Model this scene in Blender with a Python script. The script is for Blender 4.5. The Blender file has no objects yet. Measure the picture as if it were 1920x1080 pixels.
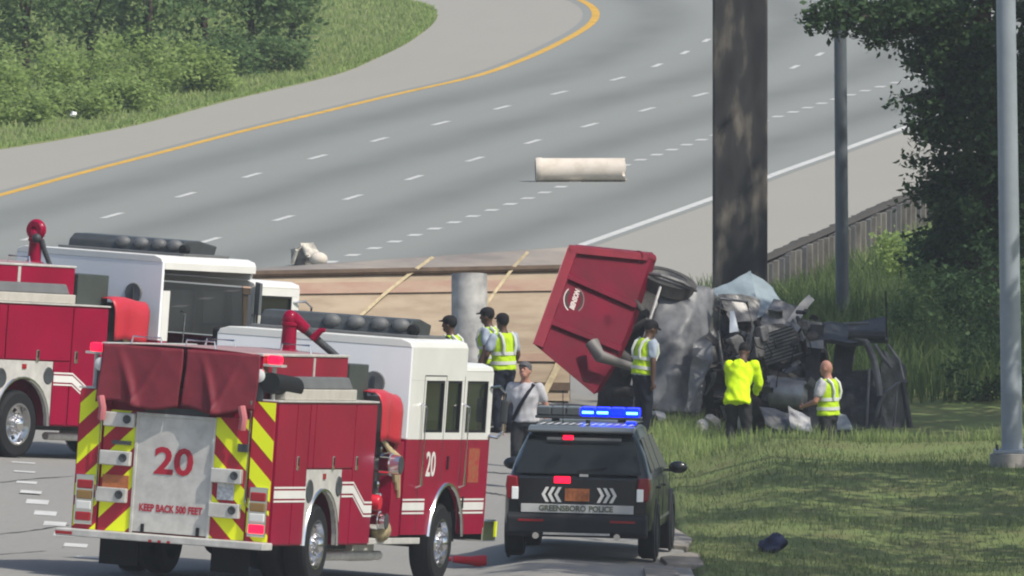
import bpy, bmesh, math, random
import numpy as np
from mathutils import Vector, Matrix, noise
random.seed(7)
rng = np.random.default_rng(11)
SC = bpy.context.scene
COL = SC.collection
R = math.radians
# ------------------------------------------------------------------ camera
FPX, CAMH = 37000.0, 13.4            # focal length in 1920-wide pixels, camera height over the highway
PITCH = math.atan(1430.0 / FPX)
cd = bpy.data.cameras.new('camera'); cam = bpy.data.objects.new('camera', cd); COL.objects.link(cam)
cam.location = (0, 0, CAMH); cam.rotation_euler = (math.pi / 2 - PITCH, 0, 0)
cd.sensor_width = 36; cd.lens = FPX / 1920 * 36; cd.clip_start = 1; cd.clip_end = 9000
SC.camera = cam
# ------------------------------------------------------------------ sky and sun
SUN_AZ, SUN_EL = R(-35), R(50)         # azimuth from +X (image right) towards +Y (away)
w = bpy.data.worlds.new('World'); SC.world = w; w.use_nodes = True
nt = w.node_tree; bg = nt.nodes['Background']
sky = nt.nodes.new('ShaderNodeTexSky'); sky.sky_type = 'NISHITA'; sky.sun_disc = False
sky.sun_elevation = SUN_EL; sky.sun_rotation = math.pi / 2 - SUN_AZ
sky.air_density = 1.0; sky.dust_density = 2.2; sky.ozone_density = 1.0
nt.links.new(sky.outputs[0], bg.inputs[0]); bg.inputs[1].default_value = 0.14
sl = bpy.data.lights.new('sun', 'SUN'); so = bpy.data.objects.new('sun', sl); COL.objects.link(so)
sl.energy = 4.0; sl.angle = R(0.53); sl.color = (1.0, 0.94, 0.85)
sv = Vector((math.cos(SUN_EL) * math.cos(SUN_AZ), math.cos(SUN_EL) * math.sin(SUN_AZ), math.sin(SUN_EL)))
so.location = sv * 60 + Vector((0, 280, 0)); so.rotation_euler = (-sv).to_track_quat('-Z', 'Y').to_euler()
SC.view_settings.view_transform = 'Standard'; SC.view_settings.look = 'None'
SC.view_settings.exposure = 0.22; SC.view_settings.gamma = 1.0
SC.render.engine = 'CYCLES'
try:
    SC.cycles.use_denoising = True
    SC.cycles.filter_width = 2.1
    SC.cycles.transparent_max_bounces = 16
    SC.cycles.max_bounces = 6
    SC.cycles.volume_bounces = 0
except Exception: pass

# ------------------------------------------------------------------ helpers
def at(px, py, Y):
    """point of the photograph's pixel at distance Y"""
    u = (px - 960) / FPX; v = (540 - py) / FPX
    d = Vector((u, math.cos(PITCH) + v * math.sin(PITCH), -math.sin(PITCH) + v * math.cos(PITCH)))
    k = Y / d.y
    return Vector((d.x * k, Y, CAMH + d.z * k))
def sstep(a, b, x):
    t = np.clip((np.asarray(x, float) - a) / (b - a), 0, 1); return t * t * (3 - 2 * t)
def G(x, y):
    """height of the paved surface: the ramp leans down to the right, the highway is level"""
    return (-0.065 * np.clip(x, -12, 5) - 0.03 * np.clip(y - 247, 0, 8) * (1 - sstep(-.8, .6, x)) * (1 - sstep(258, 276, y)) - 0.03 * np.clip(y - 267, 0, 23) * (1 - sstep(-2.8, -1.4, x))) * (1 - sstep(295, 335, y))
def gp(px, py, dz=0.0):
    z = 0.0; Y = 300.0
    u = (px - 960) / FPX; v = (540 - py) / FPX
    dy = math.cos(PITCH) + v * math.sin(PITCH); dz_ = -math.sin(PITCH) + v * math.cos(PITCH)
    ks = np.arange(225, 900, .05) / dy; h = CAMH + dz_ * ks - dz - G(u * ks, dy * ks)      # first crossing along the ray
    i = int(np.argmax(h < 0)); k = ks[i]; X = u * k; Y = dy * k
    return Vector((X, Y, float(G(X, Y)) + dz))

MATS = {}
def mat(name, col, rough=0.6, metal=0.0, spec=0.3, var=0.0, vscale=6.0, bump=0.0, bscale=30.0, emit=None, estr=0.0,
        col2=None, coat=0.0, stretch=(1, 1, 1), lo=0.35, hi=0.65, detail=5):
    if name in MATS: return MATS[name]
    m = bpy.data.materials.new(name); m.use_nodes = True; t = m.node_tree; b = t.nodes['Principled BSDF']
    b.inputs['Roughness'].default_value = rough; b.inputs['Metallic'].default_value = metal
    b.inputs['Specular IOR Level'].default_value = spec
    b.inputs['Coat Weight'].default_value = coat; b.inputs['Coat Roughness'].default_value = 0.08
    c = (*col, 1)
    b.inputs['Base Color'].default_value = c
    if var or col2 or bump:
        tc = t.nodes.new('ShaderNodeTexCoord'); mp = t.nodes.new('ShaderNodeMapping'); mp.inputs['Scale'].default_value = stretch
        t.links.new(tc.outputs['Object'], mp.inputs['Vector'])
    if var or col2:
        n = t.nodes.new('ShaderNodeTexNoise'); n.inputs['Scale'].default_value = vscale; n.inputs['Detail'].default_value = detail
        n.inputs['Roughness'].default_value = 0.62
        t.links.new(mp.outputs[0], n.inputs['Vector'])
        r = t.nodes.new('ShaderNodeValToRGB'); r.color_ramp.elements[0].position = lo; r.color_ramp.elements[1].position = hi
        d = col2 if col2 else tuple(x * (1 - var) for x in col)
        r.color_ramp.elements[0].color = (*d, 1); r.color_ramp.elements[1].color = c
        t.links.new(n.outputs[0], r.inputs[0]); t.links.new(r.outputs[0], b.inputs['Base Color'])
    if bump:
        n2 = t.nodes.new('ShaderNodeTexNoise'); n2.inputs['Scale'].default_value = bscale; n2.inputs['Detail'].default_value = 4
        t.links.new(mp.outputs[0], n2.inputs['Vector'])
        bp = t.nodes.new('ShaderNodeBump'); bp.inputs['Strength'].default_value = bump; bp.inputs['Distance'].default_value = 0.02
        t.links.new(n2.outputs[0], bp.inputs['Height']); t.links.new(bp.outputs[0], b.inputs['Normal'])
    if emit:
        b.inputs['Emission Color'].default_value = (*emit, 1); b.inputs['Emission Strength'].default_value = estr
    MATS[name] = m
    return m
def glass_mat(name, tint, alpha=0.6, rough=0.05):
    """tinted glazing: partly see-through, glossy"""
    if name in MATS: return MATS[name]
    m = mat(name, tint, rough, 0, 0.5)
    t = m.node_tree; b = t.nodes['Principled BSDF']; b.inputs['Alpha'].default_value = alpha
    return m
def leaf_mat(name, c1, c2, c3, trans=0.35):
    """leaves and blades: colour from a per-leaf number, some light passing through"""
    m = bpy.data.materials.new(name); m.use_nodes = True; t = m.node_tree
    b = t.nodes['Principled BSDF']; b.inputs['Roughness'].default_value = 0.6; b.inputs['Specular IOR Level'].default_value = 0.15
    a = t.nodes.new('ShaderNodeAttribute'); a.attribute_name = 'var'
    r = t.nodes.new('ShaderNodeValToRGB'); e = r.color_ramp.elements
    e[0].color = (*c1, 1); e[1].color = (*c3, 1); e.new(0.5).color = (*c2, 1)
    t.links.new(a.outputs['Fac'], r.inputs[0]); t.links.new(r.outputs[0], b.inputs['Base Color'])
    tr = t.nodes.new('ShaderNodeBsdfTranslucent'); mx = t.nodes.new('ShaderNodeMixShader'); mx.inputs[0].default_value = trans
    t.links.new(r.outputs[0], tr.inputs[0]); o = t.nodes['Material Output']
    t.links.new(b.outputs[0], mx.inputs[1]); t.links.new(tr.outputs[0], mx.inputs[2]); t.links.new(mx.outputs[0], o.inputs[0])
    return m

def tag(o, label=None, cat=None, group=None, kind=None):
    if label: o['label'] = label
    if cat: o['category'] = cat
    if group: o['group'] = group
    if kind: o['kind'] = kind
    return o
def empty(name, label, cat, loc=(0, 0, 0), group=None):
    o = bpy.data.objects.new(name, None); COL.objects.link(o); o.location = loc; o.empty_display_size = 0.2
    return tag(o, label, cat, group)
def link(name, me, m, parent=None):
    o = bpy.data.objects.new(name, me); COL.objects.link(o)
    if m is not None: me.materials.append(m)
    if parent is not None: o.parent = parent
    return o

class MB:
    """collects shapes for ONE mesh object"""
    def __init__(s): s.v = []; s.f = []; s.M = None
    def add(s, vs, fs):
        k = len(s.v)
        for p in vs:
            p = Vector(p); s.v.append(tuple(s.M @ p) if s.M is not None else tuple(p))
        s.f += [tuple(i + k for i in f) for f in fs]; return s
    def box(s, x0, x1, y0, y1, z0, z1):
        return s.add([(x0,y0,z0),(x1,y0,z0),(x1,y1,z0),(x0,y1,z0),(x0,y0,z1),(x1,y0,z1),(x1,y1,z1),(x0,y1,z1)],
                     [(0,3,2,1),(4,5,6,7),(0,1,5,4),(1,2,6,5),(2,3,7,6),(3,0,4,7)])
    def prism(s, poly, ax, a, b):
        """2-D outline extruded along axis ax from a to b; the outline holds the two other axes in x,y,z order"""
        n = len(poly); vs = []
        for d in (a, b):
            for (p, q) in poly: vs.append({'x': (d, p, q), 'y': (p, d, q), 'z': (p, q, d)}[ax])
        fs = [tuple(range(n - 1, -1, -1)), tuple(range(n, 2 * n))] + [(i, (i + 1) % n, n + (i + 1) % n, n + i) for i in range(n)]
        return s.add(vs, fs)
    def tube(s, pts, rad, n=8, cap=True):
        pts = [Vector(p) for p in pts]; m = len(pts)
        if not hasattr(rad, '__len__'): rad = [rad] * m
        vs = []; fs = []; ref = None
        for i, p in enumerate(pts):
            t = (pts[min(i + 1, m - 1)] - pts[max(i - 1, 0)]).normalized()
            if ref is None: ref = Vector((0, 0, 1)) if abs(t.z) < 0.9 else Vector((1, 0, 0))
            a = t.cross(ref).normalized(); b = t.cross(a).normalized(); ref = -b if False else ref
            for k in range(n):
                th = 2 * math.pi * k / n; vs.append(p + (a * math.cos(th) + b * math.sin(th)) * rad[i])
        for i in range(m - 1):
            for k in range(n): fs.append((i*n+k, i*n+(k+1)%n, (i+1)*n+(k+1)%n, (i+1)*n+k))
        if cap: fs += [tuple(range(n - 1, -1, -1)), tuple(range((m - 1) * n, m * n))]
        return s.add(vs, fs)
    def lathe(s, prof, c, ax='x', n=24, close=False):
        """profile of (along, radius) turned about an axis through c"""
        c = Vector(c); vs = []; fs = []; m = len(prof)
        for (d, r) in prof:
            for k in range(n):
                th = 2 * math.pi * k / n; p, q = r * math.cos(th), r * math.sin(th)
                vs.append(c + Vector({'x': (d, p, q), 'y': (p, d, q), 'z': (p, q, d)}[ax]))
        for i in range(m if close else m - 1):
            j = (i + 1) % m
            for k in range(n): fs.append((i*n+k, i*n+(k+1)%n, j*n+(k+1)%n, j*n+k))
        return s.add(vs, fs)
    def ball(s, c, rx, ry, rz, n=12, m=8):
        c = Vector(c); vs = [c + Vector((0, 0, -rz))]; fs = []
        for i in range(1, m):
            ph = -math.pi / 2 + math.pi * i / m
            for k in range(n):
                th = 2 * math.pi * k / n
                vs.append(c + Vector((rx * math.cos(ph) * math.cos(th), ry * math.cos(ph) * math.sin(th), rz * math.sin(ph))))
        vs.append(c + Vector((0, 0, rz))); L = len(vs) - 1
        for k in range(n): fs.append((0, 1 + (k + 1) % n, 1 + k)); fs.append((L, L - n + k, L - n + (k + 1) % n))
        for i in range(m - 2):
            for k in range(n): fs.append((1+i*n+k, 1+i*n+(k+1)%n, 1+(i+1)*n+(k+1)%n, 1+(i+1)*n+k))
        return s.add(vs, fs)
    def grid(s, fn, nu, nv):
        vs = [fn(i / nu, j / nv) for j in range(nv + 1) for i in range(nu + 1)]; q = nu + 1
        return s.add(vs, [(j*q+i, j*q+i+1, (j+1)*q+i+1, (j+1)*q+i) for j in range(nv) for i in range(nu)])
    def build(s, name, m, parent=None, bevel=0, smooth=False, solid=0):
        me = bpy.data.meshes.new(name); me.from_pydata(s.v, [], s.f); me.update()
        bm = bmesh.new(); bm.from_mesh(me); bmesh.ops.recalc_face_normals(bm, faces=bm.faces); bm.to_mesh(me); bm.free()
        o = link(name, me, m, parent)
        if smooth:
            me.polygons.foreach_set('use_smooth', [True] * len(me.polygons))
            try: me.set_sharp_from_angle(angle=R(38))
            except Exception: pass
        if solid:
            k = o.modifiers.new('solid', 'SOLIDIFY'); k.thickness = solid; k.offset = 0
        if bevel:
            k = o.modifiers.new('bevel', 'BEVEL'); k.width = bevel; k.segments = 2; k.limit_method = 'ANGLE'; k.angle_limit = R(35)
        return o
def mesh_np(name, v, f, m, parent=None, var=None, smooth=False):
    """fast mesh from numpy arrays; f is (n,3) or (n,4); var is a number per vertex"""
    me = bpy.data.meshes.new(name); v = np.asarray(v, np.float32); f = np.asarray(f, np.int32); k = f.shape[1]
    me.vertices.add(len(v)); me.vertices.foreach_set('co', v.ravel())
    me.loops.add(f.size); me.loops.foreach_set('vertex_index', f.ravel())
    me.polygons.add(len(f)); me.polygons.foreach_set('loop_start', np.arange(0, f.size, k, dtype=np.int32))
    try: me.polygons.foreach_set('loop_total', np.full(len(f), k, np.int32))
    except Exception: pass
    me.update(calc_edges=True); me.validate()
    if var is not None:
        a = me.attributes.new('var', 'FLOAT', 'POINT'); a.data.foreach_set('value', np.asarray(var, np.float32))
    if smooth: me.polygons.foreach_set('use_smooth', [True] * len(f))
    return link(name, me, m, parent)
def text(name, s, size, m, parent, M, extrude=0.002, bold=0.0, sx=1.0):
    cu = bpy.data.curves.new(name, 'FONT'); cu.body = s; cu.size = size; cu.extrude = extrude; cu.offset = bold
    cu.align_x = 'CENTER'; cu.align_y = 'CENTER'; cu.resolution_u = 3
    o = bpy.data.objects.new(name, cu); COL.objects.link(o)
    dg = bpy.context.evaluated_depsgraph_get(); me = bpy.data.meshes.new_from_object(o.evaluated_get(dg))
    bpy.data.objects.remove(o); bpy.data.curves.remove(cu)
    me.transform(Matrix.Scale(sx, 4, (1, 0, 0))); me.name = name
    me.materials.clear(); t = link(name, me, m, parent); t.matrix_local = M
    return t
REAR = Matrix.Rotation(math.pi / 2, 4, 'X')                                   # text readable from -Y
RIGHTSIDE = Matrix.Rotation(math.pi / 2, 4, 'Z') @ Matrix.Rotation(math.pi / 2, 4, 'X')  # text readable from +X
def place(o, x, y, yaw, ax=(2.1, 7.42)):
    """stand a thing on the paved surface, heading yaw to the right of straight away"""
    f = Vector((math.sin(yaw), math.cos(yaw), 0)); r = Vector((f.y, -f.x, 0)); c = Vector((x, y, 0))
    h = lambda p: float(G(p.x, p.y))
    A, B = c + f * ax[0], c + f * ax[1]; sf = (h(B) - h(A)) / (ax[1] - ax[0]); sr = (h(A + r) - h(A - r) + h(B + r) - h(B - r)) / 4
    f = (f + Vector((0, 0, sf))).normalized(); r = (r + Vector((0, 0, sr))); r = (r - f * r.dot(f)).normalized(); up = r.cross(f)
    zz = h(A) - sf * ax[0]
    o.matrix_world = Matrix(((r.x, f.x, up.x, x), (r.y, f.y, up.y, y), (r.z, f.z, up.z, zz), (0, 0, 0, 1)))

# ------------------------------------------------------------------ shared materials
M_RED = mat('engine red paint', (0.255, 0.0, 0.030), 0.3, 0, 0.12, var=0.2, vscale=1.2, coat=0.04)
M_WHITE = mat('white paint', (0.68, 0.68, 0.645), 0.35, 0, 0.4, var=0.08, vscale=2)
M_SIL = mat('dull aluminium plate', (0.56, 0.55, 0.51), 0.5, 0.2, 0.4, var=0.25, vscale=5, bump=0.15, bscale=60)
M_CHR = mat('chrome', (0.72, 0.72, 0.72), 0.14, 1.0)
M_BLK = mat('black rubber', (0.012, 0.013, 0.014), 0.75, 0, 0.2, var=0.3, vscale=9)
M_DGR = mat('dark grey metal', (0.055, 0.062, 0.066), 0.5, 0.1, 0.3, var=0.3, vscale=5)
M_MGR = mat('mid grey', (0.13, 0.135, 0.135), 0.55, 0.1, 0.3, var=0.2, vscale=5)
M_YEL = mat('fluorescent yellow film', (0.72, 0.80, 0.01), 0.45, 0, 0.3)
M_CRED = mat('chevron red film', (0.36, 0.012, 0.03), 0.45, 0, 0.3)
M_VIN = mat('dark red vinyl', (0.17, 0.02, 0.032), 0.6, 0, 0.2, var=0.25, vscale=4, bump=0.2, bscale=9)
M_GLA = glass_mat('tinted window glass', (0.012, 0.016, 0.016), 0.62, 0.04)
M_INT = mat('dark cab interior', (0.018, 0.018, 0.02), 0.8)
M_LRED = mat('lit red lamp', (0.5, 0.0, 0.02), 0.3, emit=(1, 0.005, 0.035), estr=2.2)
M_OFFRED = mat('unlit red lens', (0.28, 0.008, 0.015), 0.2, 0, 0.5)
M_OFFAMB = mat('unlit amber lens', (0.22, 0.13, 0.04), 0.25, 0, 0.5)
M_OFFWHT = mat('clear lens', (0.6, 0.6, 0.58), 0.2, 0, 0.5)
M_CONC = mat('weathered concrete', (0.36, 0.34, 0.31), 0.9, 0, 0.15, var=0.3, vscale=3, bump=0.2, bscale=25)
HAZE = 0.00018
# ================================================================== THE GROUND AND THE ROADS
def curve_from_px(pts, extra_near, extra_far):
    w_ = [gp(*p) for p in pts]; a = [(p.y, p.x) for p in w_] + extra_near + extra_far
    a.sort(); return np.array([p[0] for p in a]), np.array([p[1] for p in a])
yel = curve_from_px([(150,325),(300,287),(450,247),(600,212),(750,175),(900,143),(1000,105),(1067,72),(1107,48),(1120,31),(1115,15),(1100,4),(1081,-2)],
                    [(395, -10.2), (360, -13.9), (300, -21.0), (200, -34.0), (-200, -90.0)], [(600, 0.0), (650, -5.5), (700, -14), (900, -75), (2500, -900)])
def smooth_curve(c, step=2.0):
    ys = np.concatenate([np.arange(-200, 700, step), np.arange(700, 2500, 40)]); xs = np.interp(ys, *c)
    k = np.hanning(13); k /= k.sum(); n = int(850 / step) ; x2 = xs.copy(); x2[:n] = np.convolve(np.pad(xs[:n], 6, mode='reflect', reflect_type='odd'), k, 'valid')
    return ys, x2
yel = smooth_curve(yel)
XY = lambda y: np.interp(y, *yel)
LANE = 3.6
le = curve_from_px([(0,283),(250,238),(430,188),(640,140),(760,85),(815,45),(822,25),(805,10),(745,0)],
                   [(400, -17.0), (360, -22.5), (300, -31), (200, -46), (-200, -110)], [(580, -6.5), (620, -12), (700, -28), (900, -92), (2500, -930)])
le = smooth_curve(le); XL = lambda y: np.interp(y, *le)
REDGE = ([-200, 200, 240, 262, 293, 318, 340, 358, 393, 425, 470, 560, 700, 900, 2500],
         [4.0, 3.0, 2.55, 2.25, 1.95, 2.1, 3.0, 4.45, 7.86, 11.1, 15.4, 21.5, 12.0, -45.0, -870.0])
XR = lambda y: np.interp(y, *REDGE)
YS = np.concatenate([np.arange(-200, 180, 20), np.arange(180, 640, 2.0), np.arange(640, 1000, 15), np.arange(1000, 2501, 150)])

def road_mat(name, base, dark, tracks, grain=3.0, patch=0.25):
    m = bpy.data.materials.new(name); m.use_nodes = True; t = m.node_tree; b = t.nodes['Principled BSDF']
    b.inputs['Roughness'].default_value = 0.95; b.inputs['Specular IOR Level'].default_value = 0.06
    tc = t.nodes.new('ShaderNodeTexCoord')
    N = t.nodes.new; L = t.links.new
    uv = N('ShaderNodeUVMap'); sp = N('ShaderNodeSeparateXYZ'); L(uv.outputs[0], sp.inputs[0])
    mp = N('ShaderNodeMapping'); mp.inputs['Scale'].default_value = (1.0, 0.10, 1); L(uv.outputs[0], mp.inputs[0])
    n1 = N('ShaderNodeTexNoise'); n1.inputs['Scale'].default_value = 0.9; n1.inputs['Detail'].default_value = 6; L(mp.outputs[0], n1.inputs['Vector'])
    n2 = N('ShaderNodeTexNoise'); n2.inputs['Scale'].default_value = 14; n2.inputs['Detail'].default_value = 3; L(mp.outputs[0], n2.inputs['Vector'])
    fac = N('ShaderNodeMath'); fac.operation = 'MULTIPLY_ADD'
    if tracks:
        c = N('ShaderNodeMath'); c.operation = 'MULTIPLY'; c.inputs[1].default_value = 2 * math.pi / LANE; L(sp.outputs[0], c.inputs[0])
        co = N('ShaderNodeMath'); co.operation = 'COSINE'; L(c.outputs[0], co.inputs[0])
        k = N('ShaderNodeMath'); k.operation = 'MULTIPLY_ADD'; k.inputs[1].default_value = -0.5; k.inputs[2].default_value = 0.45; L(co.outputs[0], k.inputs[0])
        p = N('ShaderNodeMath'); p.operation = 'POWER'; p.inputs[1].default_value = 1.5; L(k.outputs[0], p.inputs[0])
        L(p.outputs[0], fac.inputs[0])
    else: fac.inputs[0].default_value = 0.3
    nm = N('ShaderNodeMapRange'); nm.inputs[1].default_value = 0.3; nm.inputs[2].default_value = 0.7; nm.inputs[3].default_value = 0.6; nm.inputs[4].default_value = 1.0; L(n1.outputs[0], nm.inputs[0])
    L(nm.outputs[0], fac.inputs[1])
    m2 = N('ShaderNodeMath'); m2.operation = 'MULTIPLY_ADD'; m2.inputs[1].default_value = patch; m2.inputs[2].default_value = -patch / 2; L(n2.outputs[0], m2.inputs[0])
    L(m2.outputs[0], fac.inputs[2])
    r = N('ShaderNodeMix'); r.data_type = 'RGBA'; r.inputs[6].default_value = (*base, 1); r.inputs[7].default_value = (*dark, 1); r.clamp_factor = True
    L(fac.outputs[0], r.inputs[0]); L(r.outputs[2], b.inputs['Base Color'])
    return m
def ribbon(name, fl, fr, ys, dz, m, n=1, parent=None, kind='structure', uref=None):
    v = []; f = []; uvs = []
    for y in ys:
        a, b = float(fl(y)), float(fr(y)); o = float(uref(y)) if uref else a
        for k in range(n + 1):
            x = a + (b - a) * k / n; v.append((x, y, float(G(x, y)) + dz)); uvs.append((x - o, y))
    q = n + 1
    for j in range(len(ys) - 1):
        for k in range(n): f.append((j*q+k, j*q+k+1, (j+1)*q+k+1, (j+1)*q+k))
    o = mesh_np(name, v, f, m, parent)
    ul = o.data.uv_layers.new(name='UVMap'); vi = np.zeros(len(o.data.loops), np.int32); o.data.loops.foreach_get('vertex_index', vi)
    ul.data.foreach_set('uv', np.asarray(uvs, np.float32)[vi].ravel())
    if kind and parent is None: o['kind'] = kind
    return o
M_ASPH = road_mat('worn grey highway surface', (0.208, 0.219, 0.205), (0.142, 0.15, 0.142), True)
M_SHLD = road_mat('pale concrete shoulder', (0.288, 0.280, 0.246), (0.22, 0.213, 0.188), False)
M_RAMP = road_mat('ramp concrete', (0.245, 0.241, 0.222), (0.155, 0.154, 0.146), False, patch=0.6)
ribbon('road_shoulder', XL, XR, YS[YS > 326], 0.0, M_SHLD, 14)
ribbon('ramp_pavement', XL, XR, YS[YS <= 326], 0.0, M_RAMP, 130)
ribbon('highway', lambda y: XY(y) - 0.35, lambda y: XY(y) + 4 * LANE + 0.3, YS[YS > 318], 0.004, M_ASPH, 8, uref=XY)
M_YLINE = mat('yellow road paint', (0.58, 0.35, 0.06), 0.8, 0, 0.1, var=0.3, vscale=2)
M_WLINE = mat('white road paint', (0.52, 0.525, 0.50), 0.8, 0, 0.1, var=0.25, vscale=2)
yy = YS[YS > 330]
tag(ribbon('yellow_edge_line', lambda y: XY(y) - 0.11, lambda y: XY(y) + 0.11, yy, 0.008, M_YLINE), kind='structure')
tag(ribbon('white_edge_line', lambda y: XY(y) + 4*LANE - 0.08, lambda y: XY(y) + 4*LANE + 0.13, yy, 0.008, M_WLINE), kind='structure')
def dashes(name, off, y0, step, length, wid, y1):
    y = y0; v = []; f = []
    while y < y1:
        k = len(v)
        for q in (y, y + length / 2, y + length):
            for sx in (-1, 1): x = float(XY(q)) + off + sx * wid / 2; v.append((x, q, float(G(x, q)) + 0.008))
        f += [(k, k+1, k+3, k+2), (k+2, k+3, k+5, k+4)]; y += step
    return tag(mesh_np(name, v, f, M_WLINE), kind='structure')
dashes('lane_dashes', LANE + 0.1, 346.0, 11.85, 3.0, 0.14, 640)
dashes('lane_dashes', 2 * LANE, 344.5, 11.85, 3.0, 0.14, 640)
dashes('lane_dots', 3 * LANE - 0.05, 338.0, 3.4, 0.9, 0.24, 560)
# dotted line across the ramp at the lower left
dv = []; df = []
for (px, py, hw) in [(44,868,22),(46,885,20),(50,905,19),(58,923,20),(70,942,21),(85,963,21),(103,983,21),(122,1003,21),(142,1023,22),(166,1046,23)]:
    a = gp(px, py); k = len(dv); hx = hw * a.y / FPX
    for q in (-0.42, 0.42):
        for sx in (-1, 1): x = a.x + sx * hx; dv.append((x, a.y + q, float(G(x, a.y + q)) + 0.006))
    df.append((k, k+1, k+3, k+2))
tag(mesh_np('ramp_dots', dv, df, M_WLINE), kind='structure')
# tar seams on the ramp
M_TAR = mat('tar seam', (0.045, 0.045, 0.045), 0.8, 0, 0.1)
sv_ = []; sf_ = []
for (pa, pb) in [((0, 1002), (130, 985)), ((0, 1040), (120, 1028)), ((880, 884), (960, 889)), ((905, 922), (950, 930)), ((0, 905), (140, 893))]:
    a, b = gp(*pa), gp(*pb); last = None
    for i in range(13):
        t_ = i / 12; x = a.x + (b.x - a.x) * t_; y = a.y + (b.y - a.y) * t_ + random.uniform(-.12, .12); h = random.uniform(.05, .16)
        k = len(sv_); sv_ += [(x, y - h, float(G(x, y - h)) + 0.005), (x, y + h, float(G(x, y + h)) + 0.005)]
        if i: sf_.append((k - 2, k, k + 1, k - 1))
tag(mesh_np('tar_seams', sv_, sf_, M_TAR), kind='structure')

# ground sheet: drops beside the retaining wall on the right
def fbm(x, y, s):
    return noise.fractal(Vector((x * s, y * s, 3.3)), 1.0, 2.0, 4)
_ty = np.arange(-200, 2501, .5); _tl = XL(_ty).tolist(); _tr = XR(_ty).tolist()
def Tz(x, y):
    i_ = int((min(max(y, -200), 2500) + 200) * 2); l, r = _tl[i_], _tr[i_]; g = float(G(x, y)) if y < 336 else 0.0
    if x > r:
        d = x - r; drop = 0.95 * float(sstep(330, 352, y)) * float(sstep(900, 600, y) if False else 1)
        return g - drop + 0.5 * float(sstep(258, 281, y) * (1 - sstep(283, 290, y)) * sstep(.2, 1.8, d) * (1 - sstep(9, 14, d))) - 0.33 * float(sstep(285, 290, y) * (1 - sstep(298, 306, y)) * sstep(.6, 1.8, d) * (1 - sstep(9, 14, d))) + (0.05 if d > .15 else -0.03) * (1 - min(drop, 1)) + 0.10 * fbm(x, y, 0.25) * min(1, d / 1.5) + 0.03 * max(0, d - 4.5) * float(sstep(20, 0, d - 4.5))
    if x < l:
        d = l - x; return g + 0.02 + 0.12 * fbm(x, y, 0.2) * min(1, d / 2) + 0.012 * min(d, 40)
    return g - 0.35
M_SOIL = mat('grassy soil', (0.14, 0.18, 0.065), 0.95, 0, 0.05, col2=(0.13, 0.13, 0.06), vscale=1.2, lo=0.3, hi=0.6)
offL = [4000, 900, 300, 120, 60, 40, 28, 20, 14, 10, 7, 5, 3.5, 2, 1, .4, .02]
offR = [.02, .2, .5, 1, 1.6, 2.3, 3, 4, 5, 6.5, 8, 10, 13, 17, 25, 40, 80, 250, 900, 4000]
gy = np.concatenate([[-3000, -600], np.arange(-200, 230, 40), np.arange(230, 620, 2.5), np.arange(620, 1000, 20), [1100, 1300, 1700, 2500, 4500, 8000]])
gv = []; gf = []; q = len(offL) + len(offR) + 2
for y in gy:
    yc = min(max(y, -200), 2500); l, r = float(XL(yc)), float(XR(yc))
    drop = 1.35 if y > 330 else 0.4
    row = [(l - o, Tz(l - o, yc)) for o in offL] + [(l + .02, float(G(l, yc)) - .35), (r - .02, float(G(r, yc)) - drop)] + [(r + o, Tz(r + o, yc)) for o in offR]
    gv += [(x, y, z) for (x, z) in row]
gf = [(j*q+k, j*q+k+1, (j+1)*q+k+1, (j+1)*q+k) for j in range(len(gy) - 1) for k in range(q - 1)]
tag(mesh_np('ground', gv, gf, M_SOIL, smooth=True), kind='structure')
# ================================================================== FIRE ENGINES
def arch_poly(y0, y1, z0, z1, cy, cz, r, n=14):
    """side panel outline with a wheel arch cut into its lower edge"""
    import math as m_
    dz = z0 - cz; half = m_.sqrt(max(r * r - dz * dz, 0)); a0 = m_.atan2(dz, half)
    pts = [(y0, z0), (cy - half, z0)]
    for i in range(1, n):
        a = m_.pi - a0 - (m_.pi - 2 * a0) * i / n; pts.append((cy + r * m_.cos(a), cz + r * m_.sin(a)))
    return pts + [(cy + half, z0), (y1, z0), (y1, z1), (y0, z1)]
def clip_band(x0, x1, z0, z1, c0, c1, s):
    """polygon of c0 <= z - s*x <= c1 inside a rectangle"""
    poly = [(x0, z0), (x1, z0), (x1, z1), (x0, z1)]
    for (sgn, c) in ((1, c0), (-1, c1)):
        out = []
        for i in range(len(poly)):
            p, q = poly[i], poly[(i + 1) % len(poly)]
            dp = sgn * (p[1] - s * p[0] - c); dq = sgn * (q[1] - s * q[0] - c)
            if dp >= 0: out.append(p)
            if dp * dq < 0:
                t = dp / (dp - dq); out.append((p[0] + (q[0] - p[0]) * t, p[1] + (q[1] - p[1]) * t))
        poly = out
        if len(poly) < 3: return None
    return poly
def chevrons(parent, x0, x1, z0, z1, y, slope, pitch, phase):
    MB().box(x0, x1, y, y + 0.02, z0, z1).build('chevron_panel', M_CRED, parent)
    m = MB(); c = z0 - abs(slope) * 3 - pitch * 6 + phase
    while c < z1 + abs(slope) * 3:
        p = clip_band(x0 + .004, x1 - .004, z0 + .004, z1 - .004, c, c + pitch * 0.52, slope)
        if p: m.prism(p, 'y', y - 0.004, y - 0.0015)
        c += pitch
    m.build('yellow_stripes', M_YEL, parent)
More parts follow.
